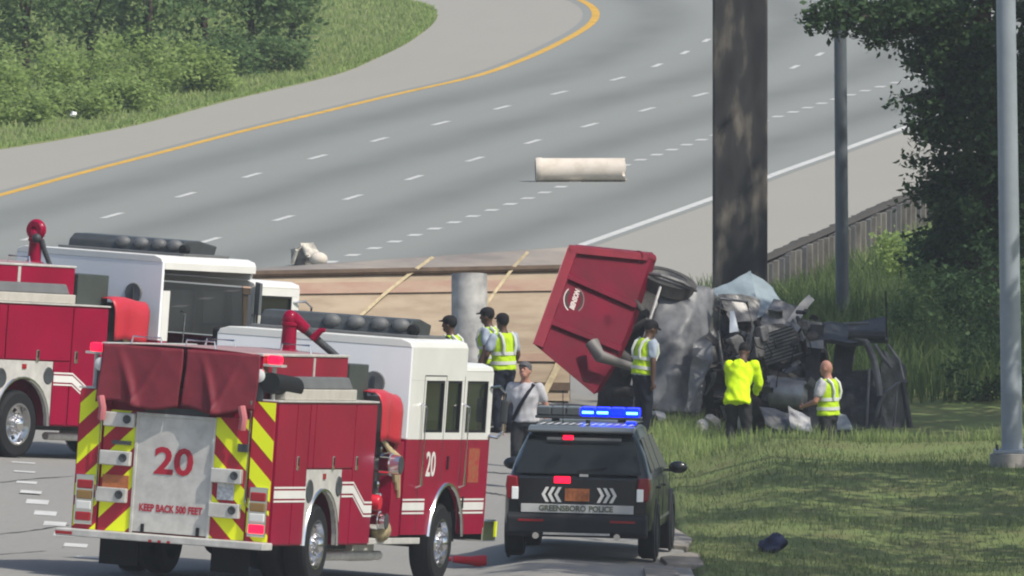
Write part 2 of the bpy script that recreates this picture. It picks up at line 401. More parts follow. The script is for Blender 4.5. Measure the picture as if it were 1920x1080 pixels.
def wheel(parent, x, y, r=0.53, side=1, dual=False):
    wd = 0.29; x0 = x - side * wd
    prof = [(-wd/2, r*.62), (-wd/2, r*.9), (-wd/2+.03, r*.975), (-wd/2+.06, r), (wd/2-.06, r), (wd/2-.03, r*.975), (wd/2, r*.9), (wd/2, r*.62)]
    t = MB(); t.lathe(prof, (x - side * wd / 2, y, r), 'x', 36, close=True)
    for k in range(5): t.lathe([(-.11 + k * .055 - .008, r + .004), (-.11 + k * .055 + .008, r + .004)], (x - side * wd / 2, y, r), 'x', 36)
    if dual: t.lathe(prof, (x - side * (wd * 1.5 + .05), y, r), 'x', 28, close=True)
    w_ = t.build('wheel', M_BLK, parent, smooth=True)
    s = side; cx = x
    rim = MB(); rim.lathe([(-s*.02, r*.63), (s*.006, r*.62), (s*.004, r*.57), (-s*.10, r*.54), (-s*.12, r*.40), (-s*.07, r*.33), (-s*.02, r*.30), (-s*.015, r*.20), (s*.05, r*.19), (s*.075, r*.13), (s*.08, 0.001)], (cx, y, r), 'x', 32)
    rim.build('rim', M_CHR, w_, smooth=True)
    h = MB()
    for k in range(10):
        a = 2 * math.pi * k / 10; c = Vector((cx - s * .109, y + r * .47 * math.cos(a), r + r * .47 * math.sin(a)))
        h.lathe([(0, 0.001), (0, .042), (s * -.02, .042)], c, 'x', 10)
    h.build('hand_holes', M_INT, w_)['kind'] = 'stuff'
    nb = MB()
    for k in range(10):
        a = 2 * math.pi * (k + .5) / 10; c = Vector((cx - s * .02, y + r * .25 * math.cos(a), r + r * .25 * math.sin(a)))
        nb.lathe([(-.02, .018), (s * .03, .018), (s * .04, .001)], c, 'x', 6)
    nb.build('wheel_nuts', M_CHR, w_)['kind'] = 'stuff'
    return w_
def strip(m, pts, hw, x):
    """flat band on the right side along (y,z) points"""
    for i in range(len(pts) - 1):
        (a, b), (c, d) = pts[i], pts[i + 1]
        m.prism([(a, b - hw), (c, d - hw), (c, d + hw), (a, b + hw)], 'x', x, x + 0.003)

M_GLC = glass_mat('clear window glass', (.03, .04, .035), .22, .04)
def engine(label, number=True, open_door=False):
    E = empty('fire_engine', label, 'fire engine', group='fire engines parked on the ramp'); H = 1.3
    # chassis
    MB().box(-.55, .55, .3, 8.9, .48, .78).build('chassis', M_BLK, E)
    MB().box(-.9, .9, 3.0, 5.2, .42, .6).build('tank_skid', M_DGR, E)
    MB().tube([(-.95, 2.1, .505), (.95, 2.1, .505)], .09, 10).ball((0, 2.1, .505), .24, .24, .24).build('axle', M_BLK, E, smooth=True); MB().tube([(-.95, 7.42, .505), (.95, 7.42, .505)], .08, 10).build('axle', M_BLK, E, smooth=True)
    for (dx, dy) in ((-.75, .3), (.7, .32)):
        MB().box(dx - .25, dx + .25, dy, dy + .02, .12, .46).build('mud_flap', M_BLK, E)
    MB().box(.35, 1.0, 4.5, 5.4, .27, .49).build('step_box', M_SIL, E, bevel=.01)
    MB().tube([(1.0, 3.2, .34), (1.0, 5.6, .34)], .06, 10).build('exhaust_pipe', M_SIL, E, smooth=True)
    # rear step
    rs = MB().box(-1.36, 1.34, -.42, .0, .45, .54).build('rear_step', M_SIL, E, bevel=.012)
    MB().box(-1.36, -1.14, -.425, -.40, .47, .51).build('marker_lamp', M_OFFRED, rs)
    for k in (-.12, 0, .12): MB().box(k - .02, k + .02, -.428, -.41, .45, .48).build('marker_lamp', M_OFFRED, rs)
    # cores
    c = MB(); c.box(-.9, .9, .06, 4.2, .5, 2.28)
    for s in (-1, 1):
        a, b = sorted((s * .88, s * 1.275))
        c.box(a, b, .02, 1.36, .5, 2.285); c.box(a, b, 1.36, 2.84, 1.45, 2.285); c.box(a, b, 2.84, 4.2, .5, 2.285)
    body = c.build('body', M_RED, E)
    # compartment doors on both sides
    for s in (-1, 1):
        a, b = sorted((s * 1.275, s * 1.3))
        for (y0, y1, z0, z1) in ((.03, .80, .52, 2.26), (.83, 1.34, .52, 2.26), (1.38, 1.58, 1.47, 2.26), (1.61, 3.27, 1.47, 2.26), (3.30, 4.18, .52, 2.26), (2.86, 3.27, .52, 1.45)):
            d = MB().box(a, b, y0, y1, z0, z1).build('compartment_door', M_RED, E, bevel=.006)
            if s > 0 and (y0, z0) in ((.83, .52), (1.61, 1.47), (3.30, .52)):
                hy = {.83: .92, 1.61: 2.42, 3.30: 3.40}[y0]
                k = MB().box(1.295, 1.318, hy - .035, hy + .035, 1.44, 1.62); k.build('door_handle', M_CHR, d, bevel=.008)
                MB().box(1.317, 1.322, hy - .018, hy + .018, 1.50, 1.60).build('latch', M_BLK, d)
        # plated wheel surround
        p = arch_poly(1.36, 2.84, .5, 1.45, 2.1, .5, .68)
        MB().prism(p, 'x', *sorted((s * 1.24, s * 1.296))).build('wheel_panel', M_SIL, E)
        fl = MB()
        ring = [(2.1 + .70 * math.cos(t), .5 + .70 * math.sin(t)) for t in np.linspace(0, math.pi, 17)]
        fl.tube([(s * 1.3, y, z) for (y, z) in ring], .025, 6); fl.build('fender_trim', M_CHR, E, smooth=True)
        MB().lathe([(0, .001), (s * .012, .14), (0, .15)], (s * 1.297, 1.52, 1.18), 'x', 16).build('filler_cover', M_DGR, E)
        MB().lathe([(0, .001), (s * .012, .12), (0, .13)], (s * 1.297, 2.74, 1.24), 'x', 16).build('filler_cover', M_DGR, E)
        MB().box(*sorted((s * 1.297, s * 1.31)), 2.05, 2.15, 1.33, 1.40).build('marker_lamp', M_OFFRED, E)
    # white stripe with its jog, on the right and the left side
    def strip_(st, pts, hw, x):
        k = MB(); strip(k, pts, hw, x); k.build('white_stripe', M_WHITE, E)
    st = None
    for (dz, hw) in ((0, .05), (.085, .012), (-.085, .012)):
        strip_(st, [(.03, 1.14 + dz), (1.35, 1.14 + dz)], hw, 1.3015)
        strip_(st, [(2.87, 1.20 + dz), (3.35, 1.20 + dz), (3.85, .95 + dz), (4.18, .95 + dz)], hw, 1.3015)
        strip_(st, [(5.5, .98 + dz), (6.45, .98 + dz)], hw, 1.3035); strip_(st, [(8.0, .98 + dz), (9.05, .98 + dz)], hw, 1.3035)
    # rear face
    yr = 0.0
    chevrons(E, -1.275, -.97, .95, 2.28, -.022, 1.0, .50, .16)
    chevrons(E, .98, 1.275, .95, 2.28, -.022, -1.0, .50, .36)
    chevrons(E, -.95, -.52, .54, 2.05, .0, 1.0, .50, .10)
    chevrons(E, .50, .96, .54, 2.05, .0, -1.0, .50, .30)
    chevrons(E, -1.275, -.97, .54, .94, -.020, 1.0, .5, .3); chevrons(E, .98, 1.275, .54, .94, -.020, -1.0, .5, .1)
    pn = MB().box(-.50, .48, -.012, .02, .56, 2.0).build('rear_panel', M_SIL, E, bevel=.006)
    fr = MB()
    for (x0, x1, z0, z1) in ((-.53, -.495, .54, 2.04), (.475, .51, .54, 2.04), (-.495, .475, 2.0, 2.04)): fr.box(x0, x1, -.03, .0, z0, z1)
    fr.build('rear_panel_frame', M_CHR if False else M_SIL, E, bevel=.005)
    for k in (-.36, .36): MB().box(k - .02, k + .02, -.035, -.01, .56, .66).build('hinge', M_BLK, pn)
    MB().box(-.42, .4, -.02, .02, 2.05, 2.12).build('lamp_bar', M_DGR, E)
    if number:
        text('number_marking', '20', .46, M_CRED, pn, Matrix.Translation((-.01, -.0165, 1.44)) @ REAR, bold=.012, sx=1.12)
        text('warning_lettering', 'KEEP BACK 500 FEET', .125, M_CRED, pn, Matrix.Translation((-.01, -.0165, .86)) @ REAR, bold=.004, sx=.72)
    for (x, z, side) in ((-.74, 1.86, 0), (-.76, 1.38, 0), (-.78, .92, 0), (.70, 1.26, 0), (.70, .83, 0)):
        s_ = MB().box(x - .2, x + .2, -.10, -.005, z - .02, z + .16).build('folding_step', M_SIL, E, bevel=.012)
        MB().lathe([(0, .001), (-.01, .05), (0, .055)], (x + .11, -.105, z + .08), 'y', 12).build('step_hole', M_DGR, s_)
    MB().box(-.82, -.58, -.06, -.005, 1.62, 1.67).build('hand_hold', M_DGR, E); MB().box(.82, .95, -.06, -.005, 1.64, 1.74).build('hand_hold', M_DGR, E)
    MB().box(-.92, -.58, -.03, -.006, 1.06, 1.24).build('licence_plate', mat('orange plate', (.42, .14, .05), .5, var=.3, vscale=20), E, bevel=.004)
    MB().box(.58, .80, -.03, -.006, 1.03, 1.26).build('notice_plate', mat('white notice', (.6, .6, .6), .5, col2=(.3, .33, .36), vscale=26), E, bevel=.004)
    for s in (-1, 1):
        x = s * 1.13
        fr = MB().box(x - .12, x + .12, -.06, -.024, .60, 1.22).build('tail_lamp_housing', M_CHR, E, bevel=.01)
        for (z, mm) in ((1.10, M_OFFRED), (.97, M_OFFAMB), (.84, M_OFFWHT), (.70, M_LRED if s > 0 else M_OFFRED)):
            MB().box(x - .10, x + .10, -.085, -.055, z - .055, z + .055).build('lens', mm, fr, bevel=.015)
        # grab rail, stand lamps, flood lamp
        MB().tube([(s * .97, -.02, .98), (s * .97, -.09, 1.03), (s * .97, -.09, 2.28), (s * .97, -.02, 2.33)], .018, 8).build('grab_rail', M_CHR, E, smooth=True)
        p = MB().tube([(s * 1.16, .16, 2.28), (s * 1.16, .16, 2.72)], .03, 8).build('beacon_post', M_SIL, E, smooth=True)
        MB().box(s * 1.16 - .12, s * 1.16 + .12, .06, .28, 2.72, 2.75).build('beacon_plate', M_SIL, p)
        MB().box(s * 1.16 - .085, s * 1.16 + .085, .10, .25, 2.75, 2.86).build('beacon', M_LRED, p, bevel=.03)
        fl = MB(); fl.lathe([(0, .001), (0, .085), (.05, .10), (.12, .075), (.14, .001)], (s * 1.03, -.06, 2.60), 'y', 16)
        q = fl.build('flood_lamp', M_CHR, E, smooth=True)
        MB().lathe([(-.012, .001), (-.006, .075), (.0, .083)], (s * 1.03, -.06, 2.60), 'y', 16).build('lens', M_OFFWHT, q, smooth=True)
        MB().box(s * 1.03 - .06, s * 1.03 + .06, -.02, .05, 2.28, 2.56).build('lamp_bracket', M_DGR, E, bevel=.01)
    # hose bed and its cover
    for s in (-1, 1): MB().box(*sorted((s * .99, s * 1.04)), .05, 3.62, 2.28, 2.84).build('hose_bed_wall', M_RED, E, bevel=.006)
    MB().box(-.99, .99, 3.56, 3.62, 2.28, 2.84).build('hose_bed_wall', M_RED, E)
    for s in (-1, 1): MB().box(*sorted((s * .96, s * 1.055)), .0, 3.64, 2.842, 2.875).build('hose_bed_rail', M_SIL, E, bevel=.008)
    MB().box(1.042, 1.05, 2.15, 2.22, 2.29, 2.83).build('wall_strap', M_SIL, E)
    cv = MB(); cv.grid(lambda u, v: (-.95 + 1.9 * u, -.02 + 3.5 * v, 2.86 + .035 * math.sin(u * math.pi) - .02 * abs(math.sin(v * 9)) * math.sin(u * math.pi)), 14, 16)
    cv.build('hose_cover', mat('sky sheen red vinyl', (.34, .20, .19), .5, var=.25, vscale=3), E, smooth=True, solid=.01)  # sky sheen along the dark vinyl top put into a paler red
    for (xa, xb, ph) in ((-1.03, .03, 0.3), (.075, 1.03, 1.7)):
        fp = MB(); fp.grid(lambda u, v: (xa + (xb - xa) * (u + .01 * math.sin(v * 5)), -.05 - .09 * v - .030 * math.sin(u * 8 + ph + v * 2.2) * v - .07 * math.exp(-((u - .18 - .3 * v) / .05) ** 2) * v - .05 * math.exp(-((u - .78 + .35 * v) / .045) ** 2) * v + .005 * abs(math.sin(u * 9 - v * 5)),
                                 2.86 - .74 * v + .04 * math.sin(u * 6.5 + ph) * v), 44, 18)
        fp.build('cover_flap', M_VIN, E, smooth=True, solid=.008)
    for x in (-.98, .86): MB().tube([(x, -.14, 2.2), (x + .05, -.18, 2.06), (x + .03, -.15, 1.92)], .05, 8).build('hose_strap', mat('faded pink webbing', (.42, .13, .14), .7), E, smooth=True)
    for (x, y) in ((-.55, .25), (.12, .35), (-.3, 2.5), (.6, 2.8)):
        MB().tube([(x - .2, y, 2.87), (x - .18, y, 2.97), (x + .18, y, 2.97), (x + .2, y, 2.87)], .014, 6).build('grab_handle', M_CHR, E, smooth=True)
    # tray with hard suction hose on the right compartments
    MB().box(.98, 1.31, -.01, 4.22, 2.287, 2.31).build('catwalk', M_SIL, E, bevel=.006)
    MB().box(-1.31, -.98, -.01, 4.22, 2.287, 2.31).build('catwalk', M_SIL, E, bevel=.006)
    MB().box(1.06, 1.27, .35, 3.35, 2.312, 2.45).build('hose_tray', mat('pale tray', (.45, .43, .38), .6, var=.15), E, bevel=.012)
    MB().prism([(1.06, 2.452), (1.27, 2.452), (1.20, 2.60), (1.06, 2.60)], 'y', .3, 3.2).build('tray_lid', M_MGR, E, bevel=.02)
    MB().tube([(1.17, -.02, 2.52), (1.17, 1.0, 2.47)], .13, 16).build('suction_hose', M_BLK, E, smooth=True)
    # cabinet ahead of the hose bed, deck gun
    MB().box(.15, 1.05, 3.70, 4.5, 2.3, 2.76).build('control_cabinet', mat('grey green cabinet', (.05, .062, .055), .6, var=.2), E, bevel=.012)
    MB().tube([(.5, 3.72, 2.76), (.5, 3.72, 2.86), (.85, 3.72, 2.86), (.85, 3.72, 2.76)], .014, 6).build('grab_handle', M_CHR, E, smooth=True)
    MB().box(-1.05, .1, 3.70, 4.5, 2.0, 2.5).build('crosslay_bed', M_DGR, E, bevel=.01)
    GY = 4.0 if open_door else 3.3; GX = .05 if open_door else .34
    gb = MB().lathe([(0, .14), (.08, .14), (.1, .10), (.38, .09), (.40, .11), (.43, .11), (.46, .07)], (GX, GY, 2.8), 'z', 18).build('deck_gun', M_RED, E, smooth=True)
    MB().ball((GX, GY, 3.28), .105, .105, .115, 14, 10).build('gun_elbow', M_RED, gb, smooth=True)
    if not open_door:
        MB().tube([(GX + .03, GY, 3.30), (GX + .19, GY + .1, 3.16)], [.09, .07], 12).build('gun_elbow', M_RED, gb, smooth=True)
        MB().tube([(GX + .19, GY + .1, 3.16), (GX + .3, GY + .15, 3.06), (GX + .56, GY + .3, 2.84)], [.065, .05, .045], 12).build('barrel', M_DGR, gb, smooth=True)
        MB().tube([(GX + .28, GY + .1, 3.05), (GX + .38, GY + .1, 3.16), (GX + .44, GY + .1, 3.17)], [.05, .04, .025], 10).build('gun_handle', M_RED, gb, smooth=True)
    else:
        MB().lathe([(-.07 + .14 * k / 8, .125 + .04 * math.sin(math.pi * k / 8)) for k in range(9)] + [(.07, .045), (-.07, .045)], (GX, GY, 3.36), 'y', 22, close=True).build('hose_coil', M_RED, gb, smooth=True)
        MB().tube([(GX + .1, GY, 3.22), (GX + .14, GY + .05, 3.05), (GX + .22, GY + .12, 2.82)], [.045, .04, .035], 10).build('barrel', M_DGR, gb, smooth=True)
        MB().ball((GX + .1, GY - .12, 3.24), .07, .07, .07).build('gun_handle', M_DGR, gb, smooth=True)
    # pump panel
    MB().box(-1.12, 1.12, 4.2, 5.48, .6, 1.92).build('pump_panel', M_DGR, E)
    MB().box(1.12, 1.28, 4.2, 6.45, .5, .58).build('running_board', M_SIL, E, bevel=.01); MB().box(-1.28, -1.12, 4.2, 6.45, .5, .58).build('running_board', M_SIL, E, bevel=.01)
    MB().box(1.10, 1.285, 5.05, 5.48, .6, 1.80).build('pump_side_panel', M_RED, E, bevel=.01)
    hb = MB(); hb.grid(lambda u, v: (1.05 + .26 * math.sin(min(v * 2.0, 1) * math.pi / 2) + .03 * math.sin(u * 9) * v, 4.32 + .95 * u - .12 * v * (u - .2), 2.42 - .62 * max(v - .25, 0) / .75 + .03 * math.sin(u * 5)), 16, 10)
    hb.build('crosslay_cover', mat('bright red vinyl', (.42, .02, .035), .4, 0, .4, bump=.25, bscale=8), E, smooth=True, solid=.01)
    MB().box(-1.0, 1.04, 4.52, 5.3, 1.92, 2.36).build('crosslay_tray', M_DGR, E)
    for (y, z, r_, l_) in ((4.62, 1.52, .15, .42), (4.55, .80, .13, .30)):
        k = MB().lathe([(0, r_ * .7), (l_ * .35, r_ * .75), (l_ * .4, r_), (l_ * .7, r_), (l_ * .72, r_ * .85), (l_, r_ * .8), (l_ + .005, .001)], (1.1, y, z), 'x', 18).build('pump_intake', M_CHR, E, smooth=True)
        MB().lathe([(l_ + .006, .001), (l_ + .008, r_ * .7), (l_ + .004, r_ * .75)], (1.1, y, z), 'x', 18).build('intake_cap', M_DGR, k)
    MB().lathe([(0, .1), (.18, .1), (.2, .085), (.205, .001)], (1.12, 4.5, 1.03), 'x', 16).build('discharge_cap', M_LRED if False else mat('red cap', (.5, .01, .03), .35), E, smooth=True)
    for (y, z) in ((4.9, 1.7), (5.0, 1.55), (4.85, 1.25), (5.0, 1.1), (4.35, 1.3)):
        MB().lathe([(0, .05), (.05, .055), (.06, .04), (.065, .001)], (1.12, y, z), 'x', 12).build('gauge', M_CHR, E, smooth=True)
    hs = MB()
    for k in range(3): hs.tube([(1.2, 4.75 + .12 * k, 1.85 - .05 * k), (1.32, 4.9 + .12 * k, 1.62), (1.30, 5.1 + .1 * k, 1.30 - .1 * k)], .03, 8)
    hs.build('attack_hose', mat('tan hose', (.42, .34, .2), .8), E, smooth=True)
    MB().ball((1.28, 4.72, .68), .13, .2, .15, 12, 8).build('canvas_bundle', mat('tan canvas', (.38, .31, .17), .9, var=.5, vscale=12, bump=.6, bscale=14), E, smooth=True)
    # ------------------------------------------------ cab
    yb, yf = 5.5, 9.1
    MB().box(-1.2, 1.2, yb + .06, yf - .1, .7, .9).build('cab_floor', M_INT, E)
    eng_t = MB().box(-.45, .45, 6.5, 8.6, .9, 1.55).build('engine_hump', M_INT, E, bevel=.05)
    for (x, y) in ((-.85, 8.0), (.85, 8.0), (-.85, 5.75), (.85, 5.75), (0, 5.75)):
        st_ = MB().box(x - .25, x + .25, y, y + .5, .9, 1.3).build('seat', M_INT, E, bevel=.03)
        MB().box(x - .25, x + .25, y - .06 if y > 7 else y - .1, y + .06, 1.3, 2.05).build('seat_back', M_INT, st_, bevel=.04)
    MB().box(-1.2, 1.2, 8.75, 9.0, 1.2, 1.75).build('dashboard', M_INT, E, bevel=.03)
    # rear wall
    MB().box(-1.3, 1.3, yb, yb + .06, .62, 1.83).build('cab_rear_wall', M_RED, E)
    MB().box(-1.3, 1.3, yb, yb + .06, 1.832, 3.02).build('cab_rear_wall', mat('white lifted for shade', (.80, .81, .82), .4, 0, .35, var=.06, vscale=2), E, bevel=.01)  # extra light on the shaded wall put into a lighter, cooler white
    for s in (-1, 1):
        op = open_door and s > 0
        # lower side with the wheel arch
        p = arch_poly(yb + .06, yf, .62, 1.83, 7.42, .52, .72)
        if op:
            p = arch_poly(7.72, yf, .62, 1.83, 7.42, .52, .72) if False else [(7.86, .62), (yf, .62), (yf, 1.83), (7.86, 1.83)]
            MB().prism([(yb + .06, .62), (5.74, .62), (5.74, 1.83), (yb + .06, 1.83)], 'x', 1.24, 1.3).build('cab_side', M_RED, E)
            MB().prism(arch_poly(5.74, 7.86, .62, 1.05, 7.42, .52, .42), 'x', 1.24, 1.3).build('cab_side', M_RED, E)
        MB().prism(p, 'x', *sorted((s * 1.24, s * 1.3))).build('cab_side', M_RED, E)
        ring = [(7.42 + .74 * math.cos(t), .52 + .74 * math.sin(t)) for t in np.linspace(.1, math.pi - .1, 19)]
        MB().tube([(s * 1.305, y, z) for (y, z) in ring], .03, 6).build('fender_trim', M_CHR, E, smooth=True)
        ww = MB(); ww.grid(lambda u, v: (s * (.72 + .5 * v), 7.42 + .7 * math.cos(math.pi * u), .52 + .7 * math.sin(math.pi * u)), 16, 2); ww.build('wheel_well', M_INT, E, smooth=True)
        # upper side: sill, header, pillars
        u_ = MB(); xs = sorted((s * 1.235, s * 1.3))
        rng_ = [(yb + .06, 6.22), (7.04, 7.16), (7.80, 8.02), (8.96, yf)]
        if op: rng_ = [(yb + .06, 5.74), (7.90, 8.02), (8.96, yf)]
        for (a, b) in rng_: u_.box(*xs, a, b, 1.832, 2.58)
        for (a, b) in (((6.22, 7.04), (7.16, 7.80), (8.02, 8.96)) if not op else ((8.02, 8.96),)): u_.box(*xs, a, b, 1.832, 1.92)
        u_.box(*xs, yb + .06, 7.95, 2.582 if not op else 2.90, 3.0); u_.box(*xs, 7.95, yf, 2.582, 2.70)
        u_.build('cab_frame', M_WHITE, E)
        for (a, b) in (((6.22, 7.04), (7.16, 7.80), (8.02, 8.96)) if not op else ((8.02, 8.96),)):
            gl = MB().box(*sorted((s * 1.262, s * 1.27)), a, b, 1.92, 2.58).build('window', M_GLA if s > 0 else M_GLC, E)
            wf = MB()
            for (y0, y1, z0, z1) in ((a, a + .03, 1.92, 2.58), (b - .03, b, 1.92, 2.58), (a + .03, b - .03, 1.92, 1.95), (a + .03, b - .03, 2.55, 2.58)): wf.box(*sorted((s * 1.255, s * 1.295)), y0, y1, z0, z1)
            wf.build('window_seal', M_BLK, gl)
        # door seams and handles
        if not op:
            sm = MB()
            for y in (6.14, 7.09, 7.90): sm.box(*sorted((s * 1.2995, s * 1.302)), y - .008, y + .008, 1.3 if y == 7.09 else .66, 2.64)
            sm.box(*sorted((s * 1.2995, s * 1.302)), 6.14, 7.09, 2.635, 2.65)
            sm.build('door_seam', M_DGR, E)
            MB().box(*sorted((s * 1.302, s * 1.315)), 7.32, 7.38, 1.45, 1.62).build('door_handle', M_BLK, E); MB().box(*sorted((s * 1.302, s * 1.315)), 8.08, 8.14, .95, 1.1).build('door_handle', M_BLK, E)
        for y in (6.05, 7.93):
            MB().tube([(s * 1.3, y, 1.22), (s * 1.37, y, 1.25), (s * 1.37, y, 2.25), (s * 1.3, y, 2.28)], .016, 6).build('grab_rail', M_CHR, E, smooth=True)
        # mirror on its loop
        mr = MB().tube([(s * 1.3, 9.0, 2.5), (s * 1.38, 9.2, 2.52), (s * 1.44, 9.28, 2.44), (s * 1.44, 9.28, 1.95), (s * 1.38, 9.2, 1.86), (s * 1.3, 9.05, 1.88)], .018, 8).build('mirror_arm', M_CHR, E, smooth=True)
        MB().box(*sorted((s * 1.38, s * 1.48)), 9.25, 9.31, 2.04, 2.36).build('mirror', M_DGR, mr, bevel=.03)
        for z in (1.62, 1.38): MB().box(*sorted((s * 1.12, s * 1.27)), yf + .02, yf + .12, z - .09, z + .09).build('front_lamp', M_CHR if z > 1.5 else M_OFFRED, E, bevel=.02)
    if number:
        text('number_marking', '20', .44, M_WHITE, E, Matrix.Translation((1.304, 6.62, 1.50)) @ RIGHTSIDE, bold=.006, sx=.95)
        MB().box(1.3005, 1.303, 8.28, 8.75, 1.28, 1.72).build('door_emblem', mat('gold emblem', (.26, .12, .04), .5, col2=(.33, .015, .03), vscale=14), E, bevel=.001)
    MB().box(-1.235, -1.20, yb + .07, 7.9, 2.60, 3.0).build('cab_lining', M_MGR, E); MB().box(-1.19, 1.19, yb + .065, yb + .09, .9, 2.98).build('cab_lining', M_INT, E); MB().box(-1.19, 1.23, yb + .1, 7.9, 2.96, 2.99).build('cab_lining', M_INT, E)
    if open_door: MB().box(-.35, .25, 6.0, 6.7, .9, 2.62).build('dark_filler', M_INT, E, bevel=.05); MB().box(-.9, -.6, 7.0, 7.25, 1.3, 2.4).build('dark_filler', M_INT, E, bevel=.05)  # dark boxes added to deepen the dim crew opening
    # roof: tall crew part, low front part, front face with windscreen
    rf = MB(); prof = [(-1.3, 2.995), (-1.27, 3.06), (-1.15, 3.10), (1.15, 3.10), (1.27, 3.06), (1.3, 2.995)]
    rf.prism(prof, 'y', yb - .005, 7.96); rf.build('cab_roof', M_WHITE, E, bevel=.01)
    rf = MB(); prof = [(-1.3, 2.702), (-1.28, 2.76), (-1.15, 2.80), (1.15, 2.80), (1.28, 2.76), (1.3, 2.702)]
    rf.prism(prof, 'y', 7.965, yf + .05); rf.build('cab_roof', M_WHITE, E, bevel=.01)
    MB().box(-1.24, 1.24, 7.90, 7.96, 2.8, 3.0).build('roof_riser', M_WHITE, E)
    MB().box(-1.3, 1.3, yf, yf + .05, .7, 1.9).build('cab_front', M_RED, E)
    MB().box(-1.2, 1.2, yf + .005, yf + .02, 1.92, 2.66).build('windscreen', M_GLA, E)
    for s in (-1, 1): MB().box(*sorted((s * 1.2, s * 1.3)), yf, yf + .05, 1.902, 2.70).build('front_pillar', M_WHITE, E)
    MB().box(-1.3, 1.3, yf + .05, yf + .62, .52, .80).build('front_bumper', M_CHR, E, bevel=.02)
    MB().box(1.302, 1.315, 9.66, 9.70, .58, .78).build('bumper_guide', M_YEL, E)
    # roof light bar and air conditioner
    lb = MB(); lb.prism([(6.45, 3.105), (7.35, 3.105), (7.42, 3.27), (6.95, 3.34), (6.6, 3.33), (6.48, 3.24)], 'x', -1.05, .95)
    L = lb.build('roof_light_bar', M_DGR, E, bevel=.02)
    for x in (-.1, .22, .54, .82): MB().ball((x, 6.5, 3.25), .12, .10, .09, 14, 8).build('lamp_dome', M_MGR, L, smooth=True)
    MB().lathe([(0, .001), (.01, .07), (.1, .08), (.12, .001)], (.98, 6.45, 3.20), 'y', 12).build('spot_lamp', M_BLK, L, smooth=True)
    MB().box(-1.12, 1.12, 6.3, 7.5, 3.101, 3.14).build('light_bar_base', M_MGR, L, bevel=.01)
    # tool on the rear wall
    MB().lathe([(-.02, .001), (-.03, .14), (0, .15)], (.82, yb, 2.52), 'y', 18).build('rear_wall_lamp', M_MGR, E, smooth=True)
    MB().box(.80, .84, yb - .045, yb - .02, 1.95, 2.60).build('cable_duct', M_DGR, E)
    # wheels
    wheel(E, 1.26, 2.1, .505, 1, True); wheel(E, -1.26, 2.1, .505, -1, True); wheel(E, 1.27, 7.42, .505, 1); wheel(E, -1.27, 7.42, .505, -1)
    if open_door:
        D = MB(); hx = 1.34; yh = 7.90; ang = R(-72)
        fr = MB()
        # door leaf modelled in its own plane: a along the leaf, hinged at the front edge and swung out
        ca, sa = math.cos(R(37)), math.sin(R(37))
        def leaf(a0, a1, z0, z1, t0, t1, name, mm, par, bv=0):
            m = MB(); pts = []
            for (a, t) in ((a0, t0), (a1, t0), (a1, t1), (a0, t1)): pts.append((hx + a * sa - t * ca * -1 * 0 + t * ca * 0, yh - a * ca + t))
            return m.prism(pts, 'z', z0, z1).build(name, mm, par, bevel=bv)
        d = leaf(0, 1.25, .75, 1.70, 0, .07, 'open_door', mat('grey door lining', (.11, .12, .125), .6, var=.2), E, .01)
        leaf(0, 1.25, 2.30, 2.78, 0, .07, 'door_panel', MATS['grey door lining'], d, .01)
        for (a0, a1) in ((0, .12), (.62, .72), (1.15, 1.25)): leaf(a0, a1, 1.70, 2.30, 0, .07, 'door_post', MATS['grey door lining'] if a0 < 1 else M_SIL, d)
        leaf(.12, .62, 1.70, 2.30, .03, .04, 'door_window', M_GLA, d); leaf(.72, 1.15, 1.70, 2.30, .03, .04, 'door_window', M_GLA, d)
        for a in (.10, .60, .74): leaf(a, a + .05, 1.70, 2.30, -.02, .0, 'bright_trim', M_WHITE, d)
    return E
e1 = engine('nearest red and white fire engine seen from behind, number 20 on its rear panel')
rp = gp(313, 1094); place(e1, rp.x, rp.y, R(16.7))
e2 = engine('farther fire engine at the left edge with its crew door hanging open', number=False, open_door=True)
E2YAW = R(33)
wp = gp(18, 858)   # right rear wheel contact
fx, fy = math.sin(E2YAW), math.cos(E2YAW)
place(e2, wp.x - 2.1 * fx - 1.15 * fy, wp.y - 2.1 * fy + 1.15 * fx, E2YAW)

e2.scale = (1, 1, .98)
